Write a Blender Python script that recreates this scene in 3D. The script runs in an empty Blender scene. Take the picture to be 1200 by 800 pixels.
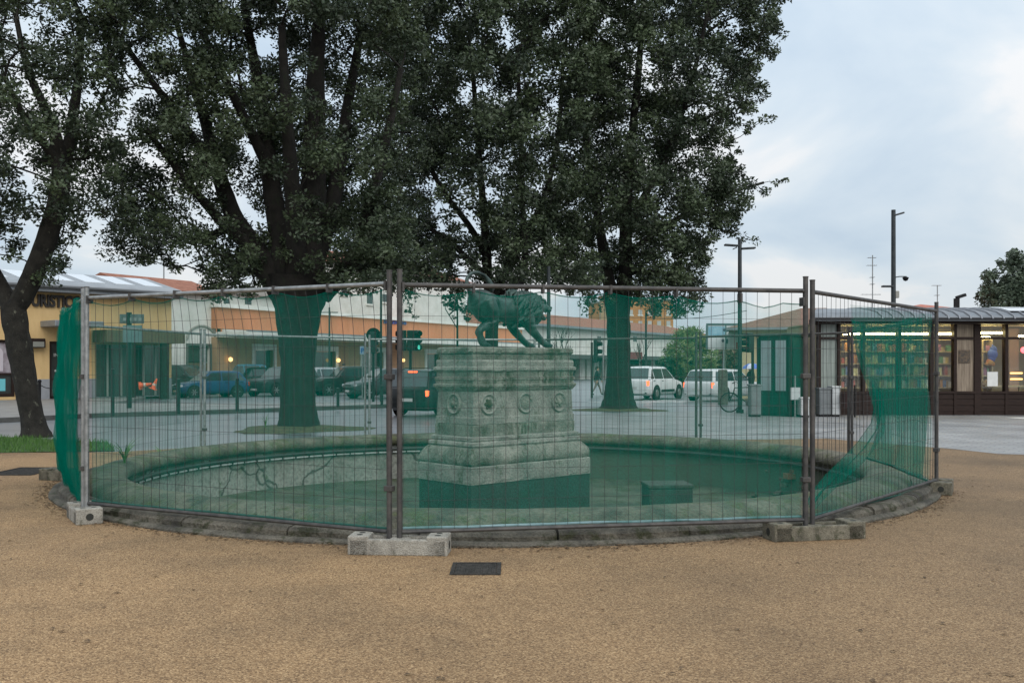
import bpy, bmesh, math, random
import numpy as np
from mathutils import Vector, Matrix

random.seed(7); np.random.seed(7)
SC = bpy.context.scene
COL = SC.collection
F, H, HY = 1150.0, 1.5, 429.0          # focal length in photo pixels, eye height, horizon row
R = math.radians

def P(px, py, d):
    return Vector(((px - 600) / F * d, d, H - (py - HY) / F * d))
def G(px, py):
    d = F * H / (py - HY)
    return Vector(((px - 600) / F * d, d, 0))

# ------------------------------------------------------------------ materials
MATS = {}
def node_mat(name):
    m = bpy.data.materials.new(name); m.use_nodes = True
    nt = m.node_tree; b = nt.nodes['Principled BSDF']
    return m, nt, b
def mat(name, c1, c2=None, scale=6.0, rough=0.7, metal=0.0, bump=0.0, bscale=None, detail=6, emit=None, estr=0, spec=None, stretch=None, lo=.35, hi=.65):
    if name in MATS: return MATS[name]
    m, nt, b = node_mat(name)
    N, L = nt.nodes, nt.links
    b.inputs['Roughness'].default_value = rough
    b.inputs['Metallic'].default_value = metal
    b.inputs['Base Color'].default_value = (*c1, 1)
    if spec is not None: b.inputs['Specular IOR Level'].default_value = spec
    if c2 is not None or bump:
        tc = N.new('ShaderNodeTexCoord'); mp = N.new('ShaderNodeMapping')
        L.new(tc.outputs['Object'], mp.inputs['Vector'])
        if stretch: mp.inputs['Scale'].default_value = stretch
    if c2 is not None:
        nz = N.new('ShaderNodeTexNoise'); nz.inputs['Scale'].default_value = scale
        nz.inputs['Detail'].default_value = detail; nz.inputs['Roughness'].default_value = .65
        L.new(mp.outputs[0], nz.inputs['Vector'])
        cr = N.new('ShaderNodeValToRGB')
        cr.color_ramp.elements[0].position = lo; cr.color_ramp.elements[0].color = (*c1, 1)
        cr.color_ramp.elements[1].position = hi; cr.color_ramp.elements[1].color = (*c2, 1)
        L.new(nz.outputs['Fac'], cr.inputs['Fac']); L.new(cr.outputs[0], b.inputs['Base Color'])
    if bump:
        nb = N.new('ShaderNodeTexNoise'); nb.inputs['Scale'].default_value = bscale or scale * 4
        nb.inputs['Detail'].default_value = 5
        L.new(mp.outputs[0], nb.inputs['Vector'])
        bp = N.new('ShaderNodeBump'); bp.inputs['Strength'].default_value = min(1, bump); bp.inputs['Distance'].default_value = .02
        L.new(nb.outputs['Fac'], bp.inputs['Height']); L.new(bp.outputs[0], b.inputs['Normal'])
    if emit:
        b.inputs['Emission Color'].default_value = (*emit, 1); b.inputs['Emission Strength'].default_value = estr
    MATS[name] = m
    return m

# ------------------------------------------------------------------ objects
OFF = {}
def tag(o, label=None, cat=None, group=None, kind=None):
    if label: o['label'] = label
    if cat: o['category'] = cat
    if group: o['group'] = group
    if kind: o['kind'] = kind
    return o
def thing(name, label, cat, loc=(0, 0, 0), rz=0.0, group=None):
    o = bpy.data.objects.new(name, None); COL.objects.link(o)
    o.empty_display_size = .2
    o.location = loc; o.rotation_euler = (0, 0, rz)
    return tag(o, label, cat, group)
def copy_tree(o, parent=None):
    c = o.copy(); COL.objects.link(c)
    if parent: c.parent = parent
    for ch in o.children: copy_tree(ch, c)
    return c

class MB:
    """collects shapes, then links them as one mesh object"""
    def __init__(s): s.v = []; s.f = []; s.mi = []; s.cur = 0
    def add(s, vs, fs):
        k = len(s.v); s.v += [tuple(v) for v in vs]
        for f in fs: s.f.append([i + k for i in f]); s.mi.append(s.cur)
    def m(s, i): s.cur = i; return s
    def box(s, c, d, rz=0.0, ry=0.0, rx=0.0, taper=1.0):
        x, y, z = d[0] / 2, d[1] / 2, d[2] / 2
        M = Matrix.Translation(c) @ Matrix.Rotation(rz, 4, 'Z') @ Matrix.Rotation(ry, 4, 'Y') @ Matrix.Rotation(rx, 4, 'X')
        vs = [M @ Vector((sx * x * (taper if sz > 0 else 1), sy * y * (taper if sz > 0 else 1), sz * z)) for sz in (-1, 1) for sx, sy in ((-1, -1), (1, -1), (1, 1), (-1, 1))]
        s.add(vs, [(3, 2, 1, 0), (4, 5, 6, 7), (0, 1, 5, 4), (1, 2, 6, 5), (2, 3, 7, 6), (3, 0, 4, 7)])
        return s
    def span(s, a, b):
        a, b = Vector(a), Vector(b)
        return s.box((a + b) / 2, [abs(b[i] - a[i]) for i in range(3)])
    def tube(s, pts, rad, n=8, caps=True):
        pts = [Vector(p) for p in pts]
        if not hasattr(rad, '__len__'): rad = [rad] * len(pts)
        k = len(s.v); up = None
        for i, p in enumerate(pts):
            t = (pts[min(i + 1, len(pts) - 1)] - pts[max(i - 1, 0)])
            if t.length < 1e-9: t = Vector((0, 0, 1))
            t.normalize()
            if up is None:
                up = t.orthogonal().normalized()
            else:
                up = up - t * up.dot(t)
                up = up.normalized() if up.length > 1e-6 else t.orthogonal().normalized()
            w = t.cross(up)
            for j in range(n):
                a = 2 * math.pi * j / n
                s.v.append(tuple(p + (up * math.cos(a) + w * math.sin(a)) * rad[i]))
        for i in range(len(pts) - 1):
            for j in range(n):
                a, b = k + i * n + j, k + i * n + (j + 1) % n
                s.f.append([a, b, b + n, a + n]); s.mi.append(s.cur)
        if caps:
            s.f.append([k + j for j in reversed(range(n))]); s.mi.append(s.cur)
            e = k + (len(pts) - 1) * n
            s.f.append([e + j for j in range(n)]); s.mi.append(s.cur)
        return s
    def lathe(s, prof, n=24, c=(0, 0, 0), axis='Z', closed=False, a0=0, a1=2 * math.pi):
        full = abs(a1 - a0 - 2 * math.pi) < 1e-6
        k = len(s.v); m = len(prof); nn = n if full else n + 1
        for j in range(nn):
            a = a0 + (a1 - a0) * j / n; ca, sa = math.cos(a), math.sin(a)
            for r, z in prof:
                if axis == 'Z': q = (r * ca, r * sa, z)
                elif axis == 'Y': q = (r * ca, z, r * sa)
                else: q = (z, r * ca, r * sa)
                s.v.append((q[0] + c[0], q[1] + c[1], q[2] + c[2]))
        for j in range(n):
            j2 = (j + 1) % nn
            for i in range(m if closed else m - 1):
                i2 = (i + 1) % m
                s.f.append([k + j * m + i, k + j2 * m + i, k + j2 * m + i2, k + j * m + i2]); s.mi.append(s.cur)
        return s
    def prism(s, poly, a, b, plane='XZ'):
        """poly in a plane, extruded from a to b along the third axis"""
        n = len(poly)
        def q(p, t):
            return (p[0], t, p[1]) if plane == 'XZ' else ((p[0], p[1], t) if plane == 'XY' else (t, p[0], p[1]))
        vs = [q(p, a) for p in poly] + [q(p, b) for p in poly]
        fs = [list(range(n))[::-1], list(range(n, 2 * n))] + [[i, (i + 1) % n, n + (i + 1) % n, n + i] for i in range(n)]
        s.add(vs, fs); return s
    def ball(s, c, r, n=10, m=7):
        if not hasattr(r, '__len__'): r = (r, r, r)
        k = len(s.v)
        vs = [(c[0], c[1], c[2] - r[2])]
        for i in range(1, m):
            t = math.pi * i / m - math.pi / 2
            for j in range(n):
                a = 2 * math.pi * j / n
                vs.append((c[0] + r[0] * math.cos(t) * math.cos(a), c[1] + r[1] * math.cos(t) * math.sin(a), c[2] + r[2] * math.sin(t)))
        vs.append((c[0], c[1], c[2] + r[2])); e = len(vs) - 1
        fs = []
        for j in range(n):
            fs.append([0, 1 + (j + 1) % n, 1 + j]); fs.append([e, e - n + j, e - n + (j + 1) % n])
        for i in range(m - 2):
            for j in range(n):
                a, b = 1 + i * n + j, 1 + i * n + (j + 1) % n
                fs.append([a, b, b + n, a + n])
        s.add(vs, fs); return s
    def build(s, name, mats, parent=None, smooth=None, bevel=0.0, world=False, segs=2):
        me = bpy.data.meshes.new(name)
        off = Vector((0, 0, 0))
        if world and parent is not None:
            r = parent
            while r.parent: r = r.parent
            off = r.location.copy()
        me.from_pydata([(v[0] - off[0], v[1] - off[1], v[2] - off[2]) for v in s.v], [], s.f)
        if not isinstance(mats, (list, tuple)): mats = [mats]
        for x in mats: me.materials.append(x)
        if len(mats) > 1: me.polygons.foreach_set('material_index', s.mi)
        bm = bmesh.new(); bm.from_mesh(me)
        bmesh.ops.recalc_face_normals(bm, faces=bm.faces)
        if bevel:
            es = [e for e in bm.edges if len(e.link_faces) == 2 and e.calc_face_angle(0) > R(30)]
            bmesh.ops.bevel(bm, geom=es, offset=bevel, segments=segs, profile=.5, affect='EDGES', clamp_overlap=True)
        bm.to_mesh(me); bm.free()
        if smooth is not None:
            me.polygons.foreach_set('use_smooth', [True] * len(me.polygons))
            me.set_sharp_from_angle(angle=R(smooth))
        o = bpy.data.objects.new(name, me); COL.objects.link(o)
        if parent is not None: o.parent = parent
        return o

def text_mesh(name, body, size, material, parent=None, extrude=.01, align='LEFT', M=None, bold=0.0):
    cu = bpy.data.curves.new(name, 'FONT'); cu.body = body; cu.size = size; cu.extrude = extrude
    cu.align_x = align; cu.offset = bold
    t = bpy.data.objects.new(name, cu); COL.objects.link(t)
    dg = bpy.context.evaluated_depsgraph_get()
    me = bpy.data.meshes.new_from_object(t.evaluated_get(dg))
    bpy.data.objects.remove(t); bpy.data.curves.remove(cu)
    if M is not None: me.transform(M)
    me.materials.clear(); me.materials.append(material); me.name = name
    o = bpy.data.objects.new(name, me); COL.objects.link(o)
    if parent is not None: o.parent = parent
    return o
STAND = Matrix.Rotation(R(90), 4, 'X')         # text lying in XY stood up facing -Y

def skin_mesh(name, verts, edges, radii, mats, parent=None, sub=2, root=0, smooth_iter=0):
    me = bpy.data.meshes.new(name); me.from_pydata(verts, edges, [])
    o = bpy.data.objects.new(name, me); COL.objects.link(o)
    sk = o.modifiers.new('s', 'SKIN'); sk.use_smooth_shade = True
    for i, v in enumerate(me.skin_vertices[0].data):
        r = radii[i]; v.radius = (r, r) if not hasattr(r, '__len__') else r
        v.use_root = (i == root)
    ss = o.modifiers.new('u', 'SUBSURF'); ss.levels = sub; ss.render_levels = sub
    bpy.context.view_layer.update()
    dg = bpy.context.evaluated_depsgraph_get()
    m2 = bpy.data.meshes.new_from_object(o.evaluated_get(dg))
    bpy.data.objects.remove(o); bpy.data.meshes.remove(me)
    m2.name = name; m2.materials.clear()
    for x in mats: m2.materials.append(x)
    m2.polygons.foreach_set('use_smooth', [True] * len(m2.polygons))
    o = bpy.data.objects.new(name, m2); COL.objects.link(o)
    if parent is not None: o.parent = parent
    return o

# ------------------------------------------------------------------ camera, sky, sun
cam = bpy.data.cameras.new('camera'); co = bpy.data.objects.new('camera', cam); COL.objects.link(co)
co.location = (0, 0, H); co.rotation_euler = (R(90), 0, 0)
cam.sensor_width = 36; cam.lens = 36 * F / 1200; cam.shift_y = (HY - 400) / 1200; cam.shift_x = 0
cam.clip_end = 3000; cam.clip_start = .05
SC.camera = co

SUN_EL, SUN_AZ = 36, 160      # degrees; azimuth clockwise from +Y
W = bpy.data.worlds.new('World'); SC.world = W; W.use_nodes = True
nt = W.node_tree; N, L = nt.nodes, nt.links
bg = N['Background']; bg.inputs['Strength'].default_value = .1
sky = N.new('ShaderNodeTexSky'); sky.sky_type = 'NISHITA'; sky.sun_disc = False
sky.sun_elevation = R(SUN_EL); sky.sun_rotation = R(SUN_AZ); sky.air_density = 1.0; sky.dust_density = 2.0
tc = N.new('ShaderNodeTexCoord')
sep = N.new('ShaderNodeSeparateXYZ'); L.new(tc.outputs['Generated'], sep.inputs[0])
ad = N.new('ShaderNodeMath'); ad.operation = 'ADD'; ad.inputs[1].default_value = .42; L.new(sep.outputs['Z'], ad.inputs[0])
dx = N.new('ShaderNodeMath'); dx.operation = 'DIVIDE'; L.new(sep.outputs['X'], dx.inputs[0]); L.new(ad.outputs[0], dx.inputs[1])
dy = N.new('ShaderNodeMath'); dy.operation = 'DIVIDE'; L.new(sep.outputs['Y'], dy.inputs[0]); L.new(ad.outputs[0], dy.inputs[1])
cb = N.new('ShaderNodeCombineXYZ'); L.new(dx.outputs[0], cb.inputs[0]); L.new(dy.outputs[0], cb.inputs[1])
cb.inputs[2].default_value = 8.1
nz = N.new('ShaderNodeTexNoise'); nz.inputs['Scale'].default_value = 2.5; nz.inputs['Detail'].default_value = 6; nz.inputs['Roughness'].default_value = .5
nz.inputs['Distortion'].default_value = .3
L.new(cb.outputs[0], nz.inputs['Vector'])
cr = N.new('ShaderNodeValToRGB'); e = cr.color_ramp.elements
SK = 10.0
def skc(c): return (c[0] * SK, c[1] * SK, c[2] * SK, 1)
e[0].position = .3; e[0].color = skc((.57, .70, .84))
e[1].position = .59; e[1].color = skc((.97, .985, 1.0))
x = e.new(.45); x.color = skc((.71, .82, .92))
x = e.new(.54); x.color = skc((.83, .905, .965))
L.new(nz.outputs['Fac'], cr.inputs['Fac'])
# an overcast sky is brighter overhead and duller near the ground
gr = N.new('ShaderNodeMapRange'); gr.inputs['From Min'].default_value = 0; gr.inputs['From Max'].default_value = .9
gr.inputs['To Min'].default_value = .84; gr.inputs['To Max'].default_value = 1.5; L.new(sep.outputs['Z'], gr.inputs['Value'])
vm = N.new('ShaderNodeVectorMath'); vm.operation = 'SCALE'; L.new(cr.outputs[0], vm.inputs[0]); L.new(gr.outputs[0], vm.inputs['Scale'])
mx = N.new('ShaderNodeMixRGB'); mx.inputs['Fac'].default_value = .9
L.new(sky.outputs[0], mx.inputs[1]); L.new(vm.outputs[0], mx.inputs[2]); L.new(mx.outputs[0], bg.inputs['Color'])

sl = bpy.data.lights.new('sun', 'SUN'); sl.energy = 1.5; sl.angle = R(50); sl.color = (1, .97, .92)
so = bpy.data.objects.new('sun', sl); COL.objects.link(so)
az, el = R(SUN_AZ), R(SUN_EL)
sd = Vector((math.sin(az) * math.cos(el), math.cos(az) * math.cos(el), math.sin(el)))
so.rotation_euler = (-sd).to_track_quat('-Z', 'Y').to_euler(); so.location = (0, -10, 20)

SC.view_settings.view_transform = 'Standard'; SC.view_settings.look = 'None'
SC.view_settings.exposure = 0; SC.view_settings.gamma = 1
SC.render.engine = 'CYCLES'
SC.cycles.use_denoising = True
SC.cycles.max_bounces = 6; SC.cycles.transparent_max_bounces = 24
SC.cycles.caustics_reflective = False; SC.cycles.caustics_refractive = False
# ------------------------------------------------------------------ ground
C0 = Vector((-.2, 13.8, 0))
def gravel_mat():
    m, nt, b = node_mat('gravel'); N, L = nt.nodes, nt.links
    tc = N.new('ShaderNodeTexCoord')
    vo = N.new('ShaderNodeTexVoronoi'); vo.inputs['Scale'].default_value = 130; L.new(tc.outputs['Object'], vo.inputs['Vector'])
    r1 = N.new('ShaderNodeValToRGB'); e = r1.color_ramp.elements
    e[0].position = 0; e[0].color = (.12, .068, .030, 1); e[1].position = 1; e[1].color = (.56, .39, .21, 1)
    for p, c in ((.25, (.235, .140, .064)), (.5, (.31, .192, .090)), (.75, (.38, .246, .125))):
        q = e.new(p); q.color = (*c, 1)
    sx = N.new('ShaderNodeSeparateXYZ'); L.new(vo.outputs['Color'], sx.inputs[0]); L.new(sx.outputs[0], r1.inputs['Fac'])
    n2 = N.new('ShaderNodeTexNoise'); n2.inputs['Scale'].default_value = .55; n2.inputs['Detail'].default_value = 7; n2.inputs['Roughness'].default_value = .62
    L.new(tc.outputs['Object'], n2.inputs['Vector'])
    r2 = N.new('ShaderNodeValToRGB'); e = r2.color_ramp.elements
    e[0].position = .33; e[0].color = (.56, .55, .54, 1); e[1].position = .6; e[1].color = (1.0, .97, .94, 1)
    L.new(n2.outputs['Fac'], r2.inputs['Fac'])
    mu = N.new('ShaderNodeMixRGB'); mu.blend_type = 'MULTIPLY'; mu.inputs['Fac'].default_value = .9
    L.new(r1.outputs[0], mu.inputs[1]); L.new(r2.outputs[0], mu.inputs[2])
    # dark damp specks and leaf dirt
    n3 = N.new('ShaderNodeTexNoise'); n3.inputs['Scale'].default_value = 5.5; n3.inputs['Detail'].default_value = 8; n3.inputs['Roughness'].default_value = .7
    L.new(tc.outputs['Object'], n3.inputs['Vector'])
    r3 = N.new('ShaderNodeValToRGB'); e = r3.color_ramp.elements
    e[0].position = .3; e[0].color = (.45, .42, .4, 1); e[1].position = .5; e[1].color = (1, 1, 1, 1)
    L.new(n3.outputs['Fac'], r3.inputs['Fac'])
    m2 = N.new('ShaderNodeMixRGB'); m2.blend_type = 'MULTIPLY'; m2.inputs['Fac'].default_value = .28
    L.new(mu.outputs[0], m2.inputs[1]); L.new(r3.outputs[0], m2.inputs[2]); # gravel turns darker and greyer towards the shop side, broken up by noise
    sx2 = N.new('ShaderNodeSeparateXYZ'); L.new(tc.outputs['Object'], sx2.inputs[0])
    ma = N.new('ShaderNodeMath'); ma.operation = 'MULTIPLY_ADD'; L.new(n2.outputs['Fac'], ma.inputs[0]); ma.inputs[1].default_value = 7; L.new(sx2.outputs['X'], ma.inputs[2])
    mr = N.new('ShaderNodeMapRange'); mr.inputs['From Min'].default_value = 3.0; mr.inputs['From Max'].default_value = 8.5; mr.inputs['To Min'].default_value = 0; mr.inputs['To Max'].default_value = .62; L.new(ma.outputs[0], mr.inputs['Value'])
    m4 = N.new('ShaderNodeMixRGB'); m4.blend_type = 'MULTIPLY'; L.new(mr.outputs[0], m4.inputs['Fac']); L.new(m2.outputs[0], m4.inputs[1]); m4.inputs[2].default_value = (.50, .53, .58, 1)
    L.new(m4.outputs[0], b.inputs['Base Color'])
    bp = N.new('ShaderNodeBump'); bp.inputs['Strength'].default_value = .7; bp.inputs['Distance'].default_value = .005; bp.invert = True
    L.new(vo.outputs['Distance'], bp.inputs['Height']); L.new(bp.outputs[0], b.inputs['Normal'])
    b.inputs['Roughness'].default_value = .8
    return m
def paving_mat():
    m, nt, b = node_mat('paving'); N, L = nt.nodes, nt.links
    tc = N.new('ShaderNodeTexCoord'); mp = N.new('ShaderNodeMapping'); L.new(tc.outputs['Object'], mp.inputs[0]); mp.inputs['Rotation'].default_value = (0, 0, R(38))
    br = N.new('ShaderNodeTexBrick'); br.inputs['Scale'].default_value = 1; br.inputs['Brick Width'].default_value = .4; br.inputs['Row Height'].default_value = .2
    br.inputs['Mortar Size'].default_value = .012; br.inputs['Color1'].default_value = (.29, .295, .295, 1); br.inputs['Color2'].default_value = (.36, .36, .355, 1); br.inputs['Mortar'].default_value = (.17, .175, .18, 1)
    L.new(mp.outputs[0], br.inputs['Vector'])
    nz = N.new('ShaderNodeTexNoise'); nz.inputs['Scale'].default_value = .8; nz.inputs['Detail'].default_value = 6; L.new(tc.outputs['Object'], nz.inputs['Vector'])
    cr = N.new('ShaderNodeValToRGB'); e = cr.color_ramp.elements
    e[0].position = .35; e[0].color = (.62, .62, .63, 1); e[1].position = .65; e[1].color = (1, 1, 1, 1); L.new(nz.outputs['Fac'], cr.inputs['Fac'])
    mu = N.new('ShaderNodeMixRGB'); mu.blend_type = 'MULTIPLY'; mu.inputs['Fac'].default_value = 1
    L.new(br.outputs['Color'], mu.inputs[1]); L.new(cr.outputs[0], mu.inputs[2]); L.new(mu.outputs[0], b.inputs['Base Color'])
    mr = N.new('ShaderNodeMapRange'); mr.inputs['To Min'].default_value = .34; mr.inputs['To Max'].default_value = .7; L.new(nz.outputs['Fac'], mr.inputs['Value'])
    L.new(mr.outputs[0], b.inputs['Roughness'])
    return m
M_ASPH = mat('asphalt_wet', (.105, .115, .125), (.2, .21, .22), .5, rough=.32, bump=.25, bscale=60)
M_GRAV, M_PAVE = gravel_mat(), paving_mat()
M_SIDE = mat('sidewalk_stone', (.17, .165, .155), (.26, .25, .235), 1.2, rough=.5, bump=.2, bscale=30)
M_GRASSG = mat('turf', (.02, .06, .008), (.05, .11, .018), 9, rough=.9, bump=.6, bscale=60)

def ray_poly(poly, a):
    dx, dy = math.cos(a), math.sin(a); best = None
    for i in range(len(poly)):
        x1, y1 = poly[i][0] - C0.x, poly[i][1] - C0.y; x2, y2 = poly[(i + 1) % len(poly)][0] - C0.x, poly[(i + 1) % len(poly)][1] - C0.y
        ex, ey = x2 - x1, y2 - y1; den = dx * ey - dy * ex
        if abs(den) < 1e-9: continue
        t = (x1 * ey - y1 * ex) / den; u = (x1 * dy - y1 * dx) / den
        if t > 0 and -1e-6 <= u <= 1 + 1e-6 and (best is None or t > best): best = t
    return best
def ring_sheet(name, angs, rings, z, m):
    b = MB(); n = len(angs)
    for rr in rings:
        for i, a in enumerate(angs): b.v.append((C0.x + rr[i] * math.cos(a), C0.y + rr[i] * math.sin(a), z))
    for k in range(len(rings) - 1):
        for i in range(n):
            j = (i + 1) % n; b.f.append([k * n + i, k * n + j, (k + 1) * n + j, (k + 1) * n + i]); b.mi.append(0)
    o = b.build(name, m); return tag(o, kind='structure')
ANG = [2 * math.pi * i / 180 for i in range(180)]
ring_sheet('ground', ANG, [[r] * 180 for r in (5.6, 12, 30, 90, 300, 2600)], 0, M_ASPH)
GP = [(-40, -6), (40, -6), (40, 3), (16, 13.4), (8.66, 16.6), (7.9, 17.9), (6.5, 20.3), (4.6, 20.0), (2.6, 19.7), (0, 20.0), (-2.6, 19.9), (-5.2, 18.6), (-6.9, 17.2), (-8.6, 17.0), (-40, 7.5)]
ga = sorted(ANG + [math.atan2(y - C0.y, x - C0.x) % (2 * math.pi) for x, y in GP])
gr_ = [ray_poly(GP, a) for a in ga]
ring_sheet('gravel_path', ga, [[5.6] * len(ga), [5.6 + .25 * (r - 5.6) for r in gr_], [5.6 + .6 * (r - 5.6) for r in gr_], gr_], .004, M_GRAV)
def sheet(name, poly, z, m, kind='structure', thick=0):
    b = MB()
    if thick: b.prism([(x, y) for x, y in poly], z - thick, z, 'XY')
    else: b.add([(x, y, z) for x, y in poly], [list(range(len(poly)))])
    return tag(b.build(name, m), kind=kind)
sheet('paving', [(8.3, 16.75), (16, 13.4), (40, 3), (60, 3), (60, 34), (9, 34), (3.0, 31.5), (1.0, 29), (1.4, 24.0), (1.2, 19.88), (2.6, 19.7), (4.6, 20.0), (6.5, 20.3), (7.9, 17.9)], .008, M_PAVE)
sheet('lawn', [(-7.0, 17.3), (-7.9, 19.2), (-10.7, 20.7), (-40, 8.6), (-40, 7.5), (-8.6, 17.0)], .012, M_GRASSG)
# traffic island / pavement on the left with its kerb
sheet('pavement', [(-30, 9.4), (-13.8, 26.1), (-12.3, 28.7), (-8.8, 31.6), (-4.7, 35.6), (-3.6, 37.3), (-4.4, 38.4), (-10, 36.5), (-15, 36.5), (-16.6, 44.5), (-21.9, 39.0), (-47, 12)], .12, M_SIDE, thick=.14)
M_KERB = mat('kerb_stone', (.10, .10, .095), (.17, .17, .16), 3, rough=.5)
kp = [(-30, 9.4), (-13.8, 26.1), (-12.3, 28.7), (-8.8, 31.6), (-4.7, 35.6), (-3.6, 37.3)]
b = MB()
for a, c in zip(kp, kp[1:]):
    a, c = Vector((*a, 0)), Vector((*c, 0)); mid = (a + c) / 2; dd = c - a
    nrm = Vector((dd.y, -dd.x, 0)).normalized()
    b.box(mid + nrm * .1 + Vector((0, 0, .055)), (dd.length, .2, .15), rz=math.atan2(dd.y, dd.x))
tag(b.build('kerb', M_KERB), kind='structure')
# painted road marks
M_PAINT = mat('road_paint', (.5, .5, .48), (.75, .75, .73), 8, rough=.6)
b = MB()
for k in range(5):
    g = G(716, 472); b.box((g.x + .8 * k, g.y + .62 * k, .0045), (.5, 2.4, .001), rz=R(38))
g = Vector((15.2, 28.2, 0)); b.box((g.x, g.y, .013), (1.6, 1.1, .001), rz=R(20))
tag(b.build('road_marking', M_PAINT), kind='structure')

# ------------------------------------------------------------------ grass blades
def blades(name, spots, hmin, hmax, w, m, kind=None):
    n = len(spots); sp = np.array(spots); v = np.zeros((n, 3, 3))
    a = np.random.rand(n) * 6.28; h = hmin + np.random.rand(n) * (hmax - hmin); ln = (np.random.rand(n, 2) - .5) * h[:, None] * .9
    v[:, 0, :2] = sp[:, :2] + np.stack([np.cos(a), np.sin(a)], 1) * w; v[:, 1, :2] = sp[:, :2] - np.stack([np.cos(a), np.sin(a)], 1) * w
    v[:, 2, :2] = sp[:, :2] + ln; v[:, 0, 2] = v[:, 1, 2] = sp[:, 2]; v[:, 2, 2] = sp[:, 2] + h
    me = bpy.data.meshes.new(name); me.from_pydata(v.reshape(-1, 3).tolist(), [], np.arange(n * 3).reshape(-1, 3).tolist()); me.materials.append(m)
    o = bpy.data.objects.new(name, me); COL.objects.link(o)
    if kind: tag(o, kind=kind)
    return o
M_BLADE = mat('grass_blade', (.03, .10, .012), (.08, .17, .03), 3, rough=.7)
sp = []
while len(sp) < 9000:
    x, y = random.uniform(-16, -7.0), random.uniform(13, 21)
    lo = 17.0 + (x + 8.6) * (9.5 / 31.4) if x < -8.6 else 17.0 + (x + 8.6) * .18
    hi = 20.7 + (x + 10.7) * (12.1 / 29.3) if x < -10.7 else 20.7 - (x + 10.7) * .53
    if x > -7.9: hi = 19.2 - (x + 7.9) * 2.1
    if lo < y < hi: sp.append((x, y, .012))
blades('grass', sp, .04, .12, .008, M_BLADE, 'stuff')
def mound(name, c, r, h, label):
    b = MB(); n = 28
    prof = [(0, h), (r * .3, h * .95), (r * .6, h * .6), (r * .85, h * .22), (r, .006)]
    b.lathe(prof, n, (c.x, c.y, 0))
    for i, v in enumerate(b.v):
        dxy = Vector((v[0] - c.x, v[1] - c.y)); k = 1 + .18 * math.sin(3 * math.atan2(dxy.y, dxy.x) + c.x) + random.uniform(-.06, .06)
        b.v[i] = (c.x + dxy.x * k, c.y + dxy.y * k, v[2])
    o = b.build(name, mat('mound_soil', (.045, .05, .02), (.12, .11, .05), 5, rough=.95, bump=.5, bscale=30), smooth=60)
    return tag(o, kind='structure')

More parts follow.
